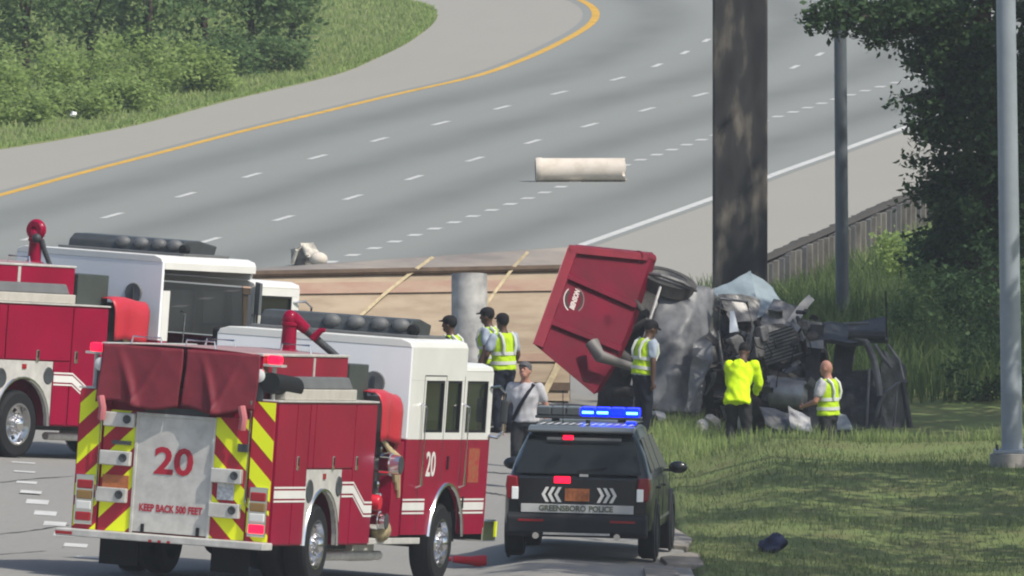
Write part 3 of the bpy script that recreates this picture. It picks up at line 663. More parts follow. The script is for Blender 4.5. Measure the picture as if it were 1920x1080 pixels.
# ================================================================== POLICE CAR
def police_suv():
    E = empty('police_car', 'black and grey police car with lit blue roof lights, seen from behind', 'police car')
    M_PB = mat('black car paint', (.008, .010, .012), .25, 0, .35, coat=.25, var=.2, vscale=2)
    M_PG = mat('lighter grey car skin', (.12, .135, .135), .35, .3, .4, coat=.2)
    M_TRIM = mat('black bumper plastic', (.014, .016, .019), .6, 0, .25)
    # stations: y, bottom z, belt z, roof z, half width low, half width belt, half width roof
    S = [(0.00, .42, .98, 1.02, .93, .92, .80), (0.10, .36, 1.06, 1.12, .98, .96, .80), (0.30, .34, 1.10, 1.40, 1.0, .965, .77), (0.52, .33, 1.12, 1.66, 1.0, .97, .73),
         (0.62, .33, 1.12, 1.73, 1.0, .97, .715), (1.2, .32, 1.12, 1.77, 1.0, .965, .71), (2.0, .32, 1.11, 1.78, 1.0, .96, .72), (2.8, .32, 1.09, 1.755, 1.0, .955, .70),
         (3.3, .32, 1.07, 1.60, 1.0, .95, .69), (3.85, .33, 1.05, 1.13, .99, .94, .80), (4.5, .36, .98, 1.03, .97, .90, .74), (4.85, .40, .86, .90, .90, .80, .66), (5.03, .46, .70, .74, .78, .68, .58)]
    m = MB(); n = 0
    for (y, zb, bz, rz, wl, wb, wr) in S:
        half = [(0, zb), (wl * .86, zb), (wl * .97, zb + .07), (wl, zb + .22), (wl * 1.0, (zb + bz) / 2 + .05), (wb, bz - .03), (wb * .985, bz), ((wb + wr) / 2 + .01, (bz + rz) / 2), (wr, rz - .05), (wr * .93, rz - .012), (wr * .6, rz), (0, rz + .005)]
        ring = [(x, y, z) for (x, z) in half] + [(-x, y, z) for (x, z) in half[-2:0:-1]]
        n = len(ring); m.v += ring
    for j in range(len(S) - 1):
        for k in range(n): m.f.append((j*n+k, j*n+(k+1) % n, (j+1)*n+(k+1) % n, (j+1)*n+k))
    m.f.append(tuple(range(n))); m.f.append(tuple((len(S) - 1) * n + k for k in range(n)))
    # cut nothing: dark arches are set over the body
    body = m.build('body', M_PB, E, smooth=True)
    # roof skin in a lighter grey than the body
    rf = MB(); rf.grid(lambda u, v: ((-.66 + 1.32 * u), .66 + 2.2 * v, 1.755 + .04 * math.sin(v * 2.6) + .018 * math.sin(u * math.pi)), 12, 14)
    rf.build('roof_panel', M_PG, E, smooth=True, solid=.01)
    # spoiler, rear window, tailgate
    sp = MB(); sp.prism([(.36, 1.70), (.70, 1.745), (.70, 1.79), (.50, 1.785), (.34, 1.735)], 'x', -.72, .72); spo = sp.build('spoiler', M_PG, E, bevel=.02)
    MB().box(-.24, -.10, .33, .345, 1.61, 1.67).build('high_red_lamp', M_LRED, spo, bevel=.01)
    MB().box(-.46, .55, .345, .36, 1.60, 1.64).build('traffic_advisor', M_MGR, spo, bevel=.006)
    def slope(x, z, off):     # rear glass plane
        y = .10 + (z - 1.12) * .72
        return (x, y - off, z)
    g = MB(); W = lambda z: .86 - (z - 1.12) * .28
    g.add([slope(-W(1.16), 1.16, .035), slope(W(1.16), 1.16, .035), slope(W(1.66), 1.66, .035), slope(-W(1.66), 1.66, .035)], [(0, 1, 2, 3)])
    rg = g.build('rear_window', mat('dark rear glass', (.010, .014, .014), .15, 0, .3), E, solid=.008)
    MB().prism([(-.04, 1.16), (.34, 1.22), (.40, 1.26), (.0, 1.21)], 'y', .04, .055).build('wiper', M_BLK, rg)
    tg = MB().box(-.80, .80, -.035, .05, .70, 1.13).build('tailgate', M_PB, E, bevel=.035)
    MB().box(-.32, -.10, -.05, -.034, 1.04, 1.13).build('lit_red_lamp', M_LRED, tg, bevel=.02)
    MB().box(.02, .14, -.045, -.034, 1.13, 1.165).build('emblem', M_SIL, tg, bevel=.01)
    MB().box(-.17, .16, -.05, -.034, .80, .97).build('licence_plate', mat('orange plate', (.42, .14, .05), .5), tg, bevel=.004)
    text('plate_lettering', '11304', .13, mat('plate print', (.25, .09, .04), .6), tg, Matrix.Translation((0, -.052, .885)) @ REAR, .001)
    ch = MB(); cr = MB()
    for k in range(3):
        for s in (-1, 1):
            x = s * (.26 + .085 * k); h = .10; d = s * .055; t = .045
            ch = MB(); ch.prism([(x, .785), (x + t, .785), (x + d + t, .885), (x + t, .985), (x, .985), (x + d, .885)], 'y', -.040, -.0355); ch.build('white_arrow', M_WHITE, tg)
    bd = MB().box(-.76, .76, -.046, -.034, .64, .755).build('white_band', mat('pale reflective band', (.46, .47, .46), .5, var=.1), tg, bevel=.004)
    text('band_lettering', 'GREENSBORO', .105, mat('olive lettering', (.10, .11, .07), .6), bd, Matrix.Translation((-.20, -.048, .697)) @ REAR, .001, .004, sx=.95)
    text('band_lettering', 'POLICE', .105, MATS['olive lettering'], bd, Matrix.Translation((.32, -.048, .697)) @ REAR, .001, .004, sx=.95)
    # bumper
    bp = MB(); bp.prism([(-.10, .36), (.15, .30), (.15, .64), (-.02, .64), (-.10, .58)], 'x', -.95, .95); bpo = bp.build('rear_bumper', M_TRIM, E, bevel=.03)
    for x in (-.62, .62): MB().box(x - .17, x + .17, -.108, -.09, .52, .55).build('reflector', M_OFFRED, bpo)
    MB().box(-.45, .45, -.106, -.09, .345, .375).build('bumper_trim', M_SIL, bpo)
    for x in (-.55, .55): MB().tube([(x, -.12, .33), (x, .2, .33)], .045, 12).build('tail_pipe', M_CHR, bpo, smooth=True)
    # tail lamps
    for s in (-1, 1):
        l = MB(); l.prism([(.86, .80), (.955, .82), (.975, 1.0), (.96, 1.13), (.82, 1.12), (.80, .98)] if s > 0 else [(-.86, .80), (-.80, .98), (-.82, 1.12), (-.96, 1.13), (-.975, 1.0), (-.955, .82)], 'y', -.03, .32)
        L = l.build('tail_lamp', mat('tail lamp red', (.20, .008, .014), .2, 0, .5), E, bevel=.02)
        MB().box(*sorted((s * .80, s * .89)), -.045, -.028, .81, .98).build('clear_lens', mat('bright lamp lens', (.75, .78, .76), .15, 0, .5, emit=(.8, .9, .9), estr=.08), L, bevel=.02)
    # side windows, doors, arches, mirrors on both sides
    for s in (-1, 1):
        def sp_(y, z, off=.012):
            t = (z - 1.11) / .64; x = .965 + (.715 - .965) * t
            return (s * (x + off), y, z)
        for (q) in ([(.62, 1.18), (1.25, 1.17), (1.25, 1.62), (.86, 1.62)], [(1.33, 1.17), (2.15, 1.16), (2.15, 1.63), (1.33, 1.63)], [(2.23, 1.16), (3.45, 1.14), (2.85, 1.60), (2.23, 1.63)]):
            w_ = MB(); w_.add([sp_(*p) for p in q], [(0, 1, 2, 3)]); w_.build('side_window', MATS['dark rear glass'], E, solid=.006)
        dr = MB()
        for y in (1.29, 2.19, 3.40): dr.box(*sorted((s * 1.0, s * 1.008)), y - .006, y + .006, .42, 1.08)
        dr.build('door_seam', M_BLK, E)
        MB().box(*sorted((s * .985, s * 1.004)), 1.5, 3.5, .50, .54).build('side_trim', M_PG, E)
        for y in (1.42, 2.32): MB().box(*sorted((s * .985, s * 1.02)), y, y + .2, .93, .97).build('door_handle', M_TRIM, E, bevel=.01)
        mr = MB(); mr.ball((s * 1.13, 3.22, 1.15), .13, .07, .085, 14, 10); mo = mr.build('side_mirror', M_PB, E, smooth=True)
        MB().box(*sorted((s * .93, s * 1.06)), 3.19, 3.25, 1.09, 1.13).build('mirror_arm', M_PB, mo)
        for y in (1.0, 3.98):
            a = MB(); a.lathe([(-.02, .001), (-.02, .43), (.012, .43), (.02, .38), (.012, .001)] if s > 0 else [(.02, .001), (.02, .43), (-.012, .43), (-.02, .38), (-.012, .001)], (s * .995, y, .40), 'x', 28)
            a.build('wheel_arch', M_TRIM, E, smooth=True)
            t = MB(); r = .385; wd = .25; pr = [(-wd/2, r*.62), (-wd/2, r*.93), (-wd/2+.04, r), (wd/2-.04, r), (wd/2, r*.93), (wd/2, r*.62)]
            t.lathe(pr, (s * .905, y, r), 'x', 32, close=True); wo = t.build('wheel', M_BLK, E, smooth=True)
            rm = MB(); rm.lathe([(s*.115, r*.64), (s*.11, r*.60), (s*.07, r*.5), (s*.08, r*.2), (s*.10, .001)], (s * .905, y, r), 'x', 24); rm.build('rim', M_DGR, wo, smooth=True)
    # roof lettering bars along the rear roof edge
    rl = MB()
    for k in range(13):
        x = -.60 + k * .10; rl.add([(x, .74, 1.8), (x + .035, .74, 1.8), (x + .085, 1.02, 1.812), (x + .05, 1.02, 1.812)], [(0, 1, 2, 3)])
    rl.build('roof_marking', mat('roof print', (.5, .5, .5), .5), E, solid=.003)
    MB().tube([(.05, .95, 1.79), (.05, .95, 1.86)], .03, 8).build('antenna', M_BLK, E)
    MB().tube([(-.3, 1.1, 1.79), (-.31, 1.08, 2.25)], .006, 5).build('antenna', M_BLK, E)
    # light bar
    lb = MB().box(-.72, .72, 1.62, 1.95, 1.84, 1.88).build('light_bar', M_DGR, E, bevel=.01)
    for x in (-.45, .45): MB().box(x - .05, x + .05, 1.7, 1.85, 1.79, 1.84).build('bar_foot', M_DGR, lb)
    M_BL = mat('lit blue lens', (.0, .0, .15), .3, emit=(0.0, 0.008, 1.0), estr=5.0)
    M_BC = mat('lit blue core', (.1, .3, .8), .2, emit=(.12, .55, 1.0), estr=4.5)
    M_OFFB = mat('unlit lens', (.07, .08, .085), .2, 0, .4)
    for k in range(7):
        x = -.70 + k * .2; lit = k in (3, 4, 6) or k == 5
        c = MB().box(x, x + .192, 1.61, 1.96, 1.882, 2.0).build('lamp_module', M_BL if k >= 3 else M_OFFB, lb, bevel=.02)  # lens made taller so its shape takes in the blue halo
        if k in (3, 4, 6): 
            MB().box(x + .02, x + .172, 1.60, 1.612, 1.918, 1.95).build('led_row', M_BC, c)
    MB().box(-.02, .02, 1.62, 1.64, 1.90, 1.96).build('led_row', M_BC, lb)
    MB().box(.56, .70, .95, 1.05, 1.80, 1.845).build('rear_lamp', M_BL, E, bevel=.02)
    return E
suv = police_suv()
sp0 = gp(1080, 1044); place(suv, sp0.x, sp0.y - .95, R(4.4), (1.0, 3.98)); suv.scale = (.965,) * 3
# ================================================================== OVERTURNED TRAILER, RED HEADBOARD AND WRECK
def plate(pts, Yf, dvec, name, m, parent, bevel=0):
    a = [at(px, py, Yf(px, py)) for (px, py) in pts]; d = Vector(dvec); n = len(a)
    mb = MB(); mb.add([tuple(p) for p in a] + [tuple(p + d) for p in a],
                      [tuple(range(n - 1, -1, -1)), tuple(range(n, 2 * n))] + [(i, (i + 1) % n, n + (i + 1) % n, n + i) for i in range(n)])
    return mb.build(name, m, parent, bevel=bevel)
def crumple(name, c, m, parent, nu=14, nv=14, amp=.08, seed=0, thick=.012, freq=2.2, bulge=0.0, edge=.03, fold=True):
    """sheet metal: c = corners TL, TR, BR, BL as (px, py, Y), folded by ridged noise"""
    P = [at(*q) for q in c]; nrm = (P[1] - P[0]).cross(P[3] - P[0]).normalized()
    if nrm.y > 0: nrm = -nrm
    uu = (P[1] - P[0]).normalized(); vv = (P[3] - P[0]).normalized()
    rf_ = random.Random(seed * 13 + 5); folds = []
    for k in range(5):
        an = rf_.uniform(0, math.pi); folds.append((math.cos(an), math.sin(an), rf_.random(), (.55, .8, 1.3, 2.1, 3.2)[k] * freq / 2.2 * rf_.uniform(.8, 1.2), (1, .8, .5, .3, .2)[k]))
    def fn(u, v):
        p = P[0] * (1-u)*(1-v) + P[1] * u*(1-v) + P[2] * u*v + P[3] * (1-u)*v
        q = Vector((p.x * freq + seed * 7.1, p.y * freq * .3, p.z * freq + seed * 3.7))
        d = 0; a_ = 1.0
        if fold:                       # straight creases crossing each other, as in bent sheet
            for (dx, dz, ph, f_, w_) in folds:
                t_ = (p.x * dx + p.z * dz) * f_ + ph; d += w_ * (4 * abs(t_ - math.floor(t_ + .5)) - 1)
            d += .25 * noise.noise(q * 2.3)
        else:
            for k in range(4):
                d += a_ * (1 - 2 * abs(noise.noise(q))); q = q * 2.1; a_ *= .5
        e = min(u, 1 - u, v, 1 - v)
        j = edge * max(0, 1 - e * 8)
        return p + nrm * (d * amp * .6 + bulge * math.sin(u * math.pi) * math.sin(v * math.pi)) + uu * j * noise.noise(q * .8 + Vector((5, 1, 2))) * 2 + vv * j * noise.noise(q * .8 + Vector((9, 4, 7))) * 2
    mb = MB(); mb.grid(fn, nu, nv)
    return mb.build(name, m, parent, smooth=not fold, solid=thick)
M_TAN = mat('sun bleached tan side', (.40, .325, .235), .8, 0, .15, col2=(.28, .215, .155), vscale=2.2, stretch=(.16, 1, 2.6), lo=.30, hi=.62, bump=.25, bscale=3)
M_TANTOP = mat('dusty grey brown panel', (.28, .25, .215), .8, 0, .15, col2=(.17, .155, .145), vscale=1.4, stretch=(.5, 1, 1))
M_BRN = mat('rusty brown rail', (.12, .085, .06), .8, 0, .2, var=.4, vscale=3)
M_RUSTR = mat('faded red band', (.32, .20, .155), .8, 0, .2, col2=(.38, .29, .21), vscale=2.5, stretch=(.3, 1, 2))
TR = empty('overturned_trailer', 'long tan trailer lying on its side behind the fire engines', 'trailer', tuple(gp(780, 750)))
TR0 = TR.location.copy()
bpy.context.view_layer.update()
def keep(o, par):
    """child whose mesh was modelled in world space"""
    o.parent = par; o.matrix_parent_inverse = Matrix.Translation(-Vector(par.location)); return o
def tface(u, v, off=0.0):
    """the big side, leaning back a little; u along, v up from the ground"""
    px = 455 + 613 * u; top = 517 - 12 * u; bot = 738 + 14 * u; Yb = 299.9 + 2.4 * u
    py = bot + (top - bot) * v
    p = at(px, py, Yb + .55 * v - .10 * math.sin(v * math.pi)); p.y -= off; return p
mb = MB(); mb.grid(lambda u, v: tface(u, v), 40, 14); keep(mb.build('side_panel', M_TAN, None, smooth=True), TR)
def tup(u, v):
    px = 455 + 613 * u; t0 = 511 - 12 * u; t1 = 505 - 42 * u
    return at(px, t0 + (t1 - t0) * v, 299.9 + 2.4 * u + .58 + .75 * v)
mb = MB(); mb.grid(tup, 40, 4); keep(mb.build('upper_panel', M_TANTOP, None, smooth=True), TR)
mb = MB(); mb.grid(lambda u, v: tup(u, 1) + Vector((0, .02 + 1.6 * v, -2.2 * v * v)), 20, 6); keep(mb.build('far_side', M_TANTOP, None, smooth=True), TR)
for u in (0, 1):
    e = [tface(u, v / 8) for v in range(9)] + [tup(u, 1), tup(u, 1) + Vector((0, 1.6, -2.2))]
    mb = MB(); mb.add([tuple(q) for q in e], [tuple(range(len(e)))]); keep(mb.build('end_wall', M_BRN, None, solid=.02), TR)
mb = MB(); mb.tube([tface(k / 24, 1) + Vector((0, -.02, .02)) for k in range(25)], .055, 8); keep(mb.build('top_rail', M_BRN, None, smooth=True), TR)
for (v0, v1, mm) in ((.84, .93, M_RUSTR), (.30, .36, M_RUSTR), (.08, .14, M_BRN)):
    mb = MB(); mb.grid(lambda u, v: tface(u, v0 + (v1 - v0) * v, .03), 40, 1); keep(mb.build('side_band', mm, None, solid=.02), TR)
M_STRAP = mat('yellow webbing', (.55, .46, .29), .8, 0, .1, var=.35, vscale=10)
for (pts, wpx) in (([(812, 482), (770, 512), (720, 552), (672, 596)], 2.6), ([(990, 472), (962, 502), (930, 545), (905, 580)], 2.4), ([(1048, 680), (1036, 706), (1020, 738)], 5)):
    mb = MB(); L_ = []
    for (px, py) in pts:
        u_ = (px - 455) / 613; lo_ = 517 - 12 * u_; Yb = 299.9 + 2.4 * u_
        vv = (738 + 14 * u_ - py) / (738 + 14 * u_ - lo_)
        Y_ = Yb + .55 * vv - .10 * math.sin(max(0, min(1, vv)) * math.pi) - .05 if vv < 1 else Yb + .5
        L_.append((at(px - wpx, py - wpx * .6, Y_), at(px + wpx, py + wpx * .6, Y_)))
    vs = [tuple(p) for pr in L_ for p in pr]; mb.add(vs, [(2*i, 2*i+1, 2*i+3, 2*i+2) for i in range(len(L_) - 1)])
    keep(mb.build('strap', M_STRAP, None, solid=.015), TR)
# grey concrete pipe standing against the trailer
def pipe(name, label, a, b, r, m, wall=.05, cut=True):
    a = Vector(a); b = Vector(b); L_ = (b - a).length; o_ = MB()
    prof = [(0, r - wall), (0, r), (.04, r + .012), (.12, r + .012), (.14, r), (L_ * .5, r), (L_, r), (L_, r - wall), (L_ * .5, r - wall)]
    o_.lathe(prof, (0, 0, 0), 'z', 40, close=True)
    if cut:
        o_.v = [(x, y, z - (.16 * max(0, noise.noise(Vector((x * 5, y * 5, 1)))) + .05 * noise.noise(Vector((x * 14, y * 14, 4)))) if z > L_ * .9 else z) for (x, y, z) in o_.v]
    e = tag(o_.build(name, m, None, smooth=True), label, 'pipe', 'concrete pipes thrown by the crash')
    e.location = a; e.rotation_euler = (b - a).to_track_quat('Z', 'Y').to_euler(); return e
M_PIPE = mat('cream pipe', (.55, .50, .43), .75, 0, .2, col2=(.40, .35, .28), vscale=3, lo=.2, hi=.55)
M_PIPEG = mat('sooty grey pipe', (.50, .49, .46), .8, 0, .2, col2=(.22, .22, .22), vscale=2.0)
pb = gp(880, 772); pipe('standing_pipe', 'grey concrete pipe standing upright against the tan trailer', (pb.x, pb.y, pb.z), at(880, 514, pb.y + .25), .27, M_PIPEG, cut=False)
pa = gp(1004, 341); pc = gp(1172, 341)
pipe('fallen_pipe', 'cream coloured pipe lying alone across the highway lanes', (pa.x, pa.y, .245), (pc.x, pc.y + .1, .245), .24, M_PIPE)
# torn pale wreckage on the highway behind the engines
TW = empty('torn_wreckage', 'small torn white and grey wreckage lying on the highway behind the trailer', 'debris', tuple(gp(577, 498))); Y_ = TW.location.y
keep(crumple('torn_ring', [(545, 470, Y_), (575, 464, Y_ - .1), (578, 498, Y_ - .1), (545, 500, Y_)], mat('scorched panel', (.13, .12, .12), .8, col2=(.45, .43, .38), vscale=4), None, amp=.2, seed=4), TW)
keep(crumple('torn_sheet', [(566, 455, Y_ - .15), (590, 454, Y_ - .1), (600, 480, Y_ - .2), (572, 484, Y_ - .2)], mat('pale torn panel', (.58, .55, .46), .8, col2=(.25, .24, .22), vscale=5), None, amp=.22, seed=5), TW)
mb = MB(); c_ = at(597, 486, Y_ - .2); mb.ball(c_, .17, .2, .13, 14, 10); keep(mb.build('dented_tank', M_PIPE, None, smooth=True), TW)
mb = MB(); mb.tube([at(548, 495, Y_ - .2), at(556, 470, Y_ - .25), at(568, 462, Y_ - .2), at(576, 480, Y_ - .3)], .035, 8); keep(mb.build('bent_rim', mat('pale torn panel', (.58, .55, .46)), None, smooth=True), TW)

# ---- red headboard
HY = lambda px, py: 299.3 + .0060 * (px - 1068) - .0034 * (py - 460)
HB = empty('red_headboard', 'tall red steel headboard of the trailer, tilted, with a round white logo', 'headboard', tuple(gp(1110, 752)))
M_HRED = mat('dusty red steel', (.15, .0, .018), .5, 0, .15, col2=(.085, .004, .012), vscale=1.6, lo=.3, hi=.7, bump=.1, bscale=4)
M_HRED2 = mat('red edge highlight', (.19, .008, .022), .4, 0, .3, var=.3, vscale=3)  # edge highlights of the red steel put into a lighter red
outl = [(1068, 463), (1212, 478), (1219, 492), (1196, 560), (1180, 612), (1150, 682), (1114, 740), (1000, 645), (1030, 568)]
keep(plate(outl, HY, (.10, .30, .03), 'face_plate', M_HRED, None, .012), HB)
off = lambda d: (lambda px, py: HY(px, py) - d)
for (pts, mm) in (([(1064, 463), (1084, 466), (1018, 652), (998, 645)], M_HRED2), ([(1066, 459), (1214, 475), (1213, 489), (1064, 474)], M_HRED2),
              ([(1064, 512), (1194, 568), (1191, 578), (1062, 522)], M_HRED), ([(1034, 598), (1166, 650), (1163, 660), (1032, 608)], M_HRED)):
    keep(plate(pts, off(.09), (.02, .085, 0), 'rib', mm, None, .01), HB)
mb = MB(); mb.tube([at(1196, 480, HY(1196, 480) - .02), at(1222, 486, HY(1222, 486) + .2)], .085, 14); keep(mb.build('top_tube', M_HRED2, None, smooth=True), HB)
# logo: ring arcs, dark segments and slanted lettering
c0 = (1076, 562)
def disc(rx, ry, a0, a1, rin, d, name, mm):
    n = 18; pts = [(c0[0] + rx * math.cos(t), c0[1] + ry * math.sin(t)) for t in np.linspace(a0, a1, n)] + [(c0[0] + rx * rin * math.cos(t), c0[1] + ry * rin * math.sin(t)) for t in np.linspace(a1, a0, n)]
    keep(plate(pts, off(d), (0, .004, 0), name, mm, None), HB)
M_LG = mat('faded white print', (.5, .44, .42), .7); M_LK = mat('dark logo print', (.03, .022, .022), .7)
disc(19.5, 25, R(125), R(238), .90, .004, 'logo_ring', M_LG); disc(19.5, 25, R(-70), R(62), .92, .004, 'logo_ring', mat('worn grey print', (.22, .12, .12), .7))
disc(17, 22.5, R(130), R(235), .72, .003, 'logo_segment', M_LK); disc(17.5, 23, R(-45), R(65), .78, .003, 'logo_segment', M_LK)
p0, p1 = at(1071, 583, HY(1071, 583) - .006), at(1085, 540, HY(1085, 540) - .006); ux = (p1 - p0).normalized(); nn = (at(1100, 562, HY(1100, 562)) - at(1076, 562, HY(1076, 562))).cross(p1 - p0).normalized()
if nn.y > 0: nn = -nn
uy = nn.cross(ux).normalized(); mid = (p0 + p1) / 2
lt = text('logo_lettering', 'BENSON', .115, M_LG, None, Matrix(((ux.x, uy.x, nn.x, mid.x), (ux.y, uy.y, nn.y, mid.y), (ux.z, uy.z, nn.z, mid.z), (0, 0, 0, 1))), .002, .006, sx=.80)
keep(lt, HB)
MW = lt.matrix_basis.copy(); lt.matrix_parent_inverse = Matrix.Translation(-Vector(HB.location)); lt.matrix_basis = MW

# ---- wrecked tractor unit
WK = empty('wrecked_truck', 'crushed and burnt grey truck cab at the foot of the sooty column', 'wrecked truck', tuple(gp(1330, 790)))
M_WG = mat('smoke stained grey metal', (.20, .205, .21), .5, .25, .3, col2=(.06, .064, .068), vscale=1.4, lo=.36, hi=.64)
M_WB = mat('bare blue grey sheet', (.26, .32, .345), .5, .1, .4, col2=(.16, .20, .22), vscale=1.8)
M_WD = mat('charred metal', (.018, .019, .021), .8, .1, .2, col2=(.065, .062, .058), vscale=3, lo=.45, hi=.75)
M_WM = mat('scorched grey brown', (.24, .235, .225), .5, .35, .3, col2=(.07, .07, .07), vscale=3.5)
M_PALE = mat('pale ash sheet', (.50, .49, .47), .5, .3, .3, col2=(.26, .25, .24), vscale=4)
def W(name, c, m, **k): return keep(crumple(name, c, m, None, **k), WK)
W('cab_shell', [(1240, 527, 300.2), (1338, 541, 300.6), (1312, 778, 299.6), (1180, 776, 299.3)], M_WG, nu=30, nv=36, amp=.07, seed=1, bulge=.22, freq=1.2, edge=.02, fold=False)
W('cab_side', [(1330, 540, 300.6), (1352, 548, 301.2), (1345, 690, 301.0), (1318, 740, 300.0)], M_WM, nu=8, nv=26, amp=.14, seed=2)
W('torn_flap', [(1300, 640, 299.5), (1342, 620, 299.7), (1332, 690, 299.4), (1290, 775, 299.2)], M_WG, nu=10, nv=18, amp=.10, seed=3)
W('firewall', [(1196, 520, 301.2), (1240, 535, 301.4), (1190, 770, 300.8), (1120, 765, 300.6)], M_WD, nu=10, nv=22, amp=.2, seed=6)
mb = MB(); mb.tube([at(1241, 530, 300.0), at(1215, 610, 299.7), at(1196, 672, 299.4), at(1184, 722, 299.3)], .022, 6); keep(mb.build('door_trim', M_PALE, None, smooth=True), WK)
mb = MB()
for (a, b, r_) in (((1168, 700), (1235, 668), .07), ((1160, 640), (1215, 600), .05), ((1150, 735), (1200, 742), .08), ((1125, 640), (1195, 690), .085), ((1180, 560), (1206, 585), .05)):
    mb.tube([at(*a, 299.8), at((a[0] + b[0]) / 2, (a[1] + b[1]) / 2 - 4, 299.7), at(*b, 299.6)], r_, 10)
keep(mb.build('chassis_tubes', M_WD, None, smooth=True), WK)
mb = MB(); mb.tube([at(1110, 642, 298.6), at(1124, 668, 298.5), at(1160, 680, 298.7), at(1206, 694, 299.0)], [.11, .10, .07, .06], 12); keep(mb.build('bent_exhaust', mat('grey bent tube', (.16, .15, .14), .6, .2), None, smooth=True), WK)
# wheel lying on top
wc = at(1250, 531, 300.4); Rm = Matrix.Translation(wc) @ Matrix.Rotation(R(17), 4, 'Y') @ Matrix.Rotation(R(14), 4, 'X')
mb = MB(); mb.M = Rm; mb.lathe([(-.12, .28), (-.12, .40), (-.09, .455), (.09, .455), (.12, .40), (.12, .28)], (0, 0, 0), 'z', 32, close=True); tw = keep(mb.build('wheel', M_WD, None, smooth=True), WK)
mb = MB(); mb.M = Rm; mb.lathe([(.10, .29), (.11, .26), (.02, .22), (.02, .08), (.06, .07), (.06, .001)], (0, 0, 0), 'z', 24); ro = mb.build('rim', M_WM, None, smooth=True); ro.parent = tw; 
mb = MB(); mb.tube([at(1205, 512, 300.2), at(1240, 516, 300.0), at(1280, 530, 300.0), at(1306, 546, 300.1)], [.02, .035, .035, .02], 8); keep(mb.build('rim_edge', M_WM, None, smooth=True), WK)
# hood and scrap
W('bent_hood', [(1334, 545, 300.8), (1408, 511, 301.2), (1420, 566, 300.6), (1350, 556, 300.4)], M_WB, nu=16, nv=10, amp=.04, seed=8, edge=.015)
W('bent_hood', [(1405, 511, 301.2), (1448, 540, 301.2), (1472, 580, 300.8), (1404, 604, 300.2)], M_WB, nu=14, nv=14, amp=.04, seed=9, edge=.015)
W('grille_scrap', [(1345, 552, 300.2), (1425, 560, 300.2), (1420, 606, 299.9), (1372, 600, 299.9)], M_WM, nu=12, nv=10, amp=.15, seed=10)
W('scrap_sheet', [(1448, 566, 300.6), (1500, 572, 300.4), (1490, 606, 300.0), (1430, 612, 300.0)], M_WM, nu=12, nv=8, amp=.16, seed=11)
W('bent_plank', [(1520, 552, 300.0), (1530, 562, 300.0), (1490, 612, 299.8), (1474, 602, 299.8)], M_PALE, nu=5, nv=12, amp=.03, seed=12, thick=.05)
W('burnt_front', [(1325, 556, 301.5), (1418, 566, 301.5), (1420, 800, 300.8), (1312, 796, 300.8)], M_WD, nu=22, nv=30, amp=.24, seed=13)
W('burnt_core', [(1405, 588, 301.5), (1550, 608, 301.5), (1556, 802, 300.8), (1400, 804, 300.8)], M_WD, nu=26, nv=30, amp=.26, seed=14)
W('scorched_panel', [(1416, 604, 299.8), (1480, 612, 299.8), (1488, 655, 299.6), (1424, 640, 299.6)], M_WM, nu=12, nv=10, amp=.12, seed=15)
W('scorched_panel', [(1488, 598, 299.9), (1538, 606, 299.9), (1534, 660, 299.6), (1492, 655, 299.6)], M_WM, nu=10, nv=12, amp=.14, seed=16)
W('battery_box', [(1438, 708, 299.3), (1512, 712, 299.3), (1516, 772, 299.0), (1440, 756, 299.0)], mat('dull silver sheet', (.24, .24, .235), .5, .3, .4, col2=(.11, .11, .11), vscale=4), nu=14, nv=12, amp=.10, seed=17)
mb = MB(); random.seed(5)
for k in range(26):
    x, y = random.uniform(1330, 1540), random.uniform(575, 770); a = random.uniform(0, math.pi); l = random.uniform(14, 40)
    p, q_ = at(x, y, random.uniform(299.0, 299.9)), at(x + l * math.cos(a), y + l * math.sin(a), random.uniform(299.0, 299.9))
    mb.tube([p, (p + q_) / 2 + Vector((random.uniform(-.05, .05), -.06, random.uniform(-.06, .06))), q_], random.uniform(.012, .035), 6)
keep(mb.build('twisted_rods', M_WD, None, smooth=True), WK)['kind'] = 'stuff'
for k in range(9):
    mb = MB(); p = at(random.uniform(1340, 1530), random.uniform(610, 740), 299.6); s_ = random.uniform(.06, .16); mb.M = Matrix.Translation(p) @ Matrix.Rotation(random.uniform(0, 3), 4, 'Y') @ Matrix.Rotation(random.uniform(0, 3), 4, 'X'); mb.box(-s_, s_, -s_ * .7, s_ * .7, -s_ * .6, s_ * .6); keep(mb.build('engine_piece', M_WM, None, bevel=.02), WK)
keep(crumple('white_sheet', [(1368, 584, 299.0), (1376, 584, 299.0), (1385, 621, 298.9), (1368, 624, 298.9)], mat('clean white sheet', (.8, .82, .84), .6), None, nu=4, nv=8, amp=.02, seed=21, edge=.008), WK)
# recognisable running gear in the gap: bent rails, engine block, radiator, tank, hanging door frame
for (pts, r0) in (([(1330, 690), (1400, 672), (1470, 690), (1548, 668)], .07), ([(1340, 742), (1420, 730), (1500, 752)], .07), ([(1418, 600), (1440, 660), (1432, 740)], .045), ([(1500, 610), (1512, 680), (1498, 760)], .05)):
    mb = MB(); mb.tube([at(a, b, 299.7) for (a, b) in pts], r0, 4); keep(mb.build('bent_rail', M_WD, None), WK)
ec = at(1400, 655, 299.9); Me = Matrix.Translation(ec) @ Matrix.Rotation(R(24), 4, 'Y')
mb = MB(); mb.M = Me; mb.box(-.30, .30, -.2, .35, -.22, .22); eb = keep(mb.build('engine_block', M_WD, None, bevel=.03), WK)
for k in range(6):
    mb = MB(); mb.M = Me; mb.box(-.27 + k * .095, -.21 + k * .095, -.24, -.2, -.2, .24); o_ = mb.build('cylinder_rib', M_WM, None, bevel=.01); o_.parent = eb; o_.matrix_parent_inverse = Matrix.Identity(4)
rc = at(1462, 648, 299.6); Mr = Matrix.Translation(rc) @ Matrix.Rotation(R(-18), 4, 'Y')
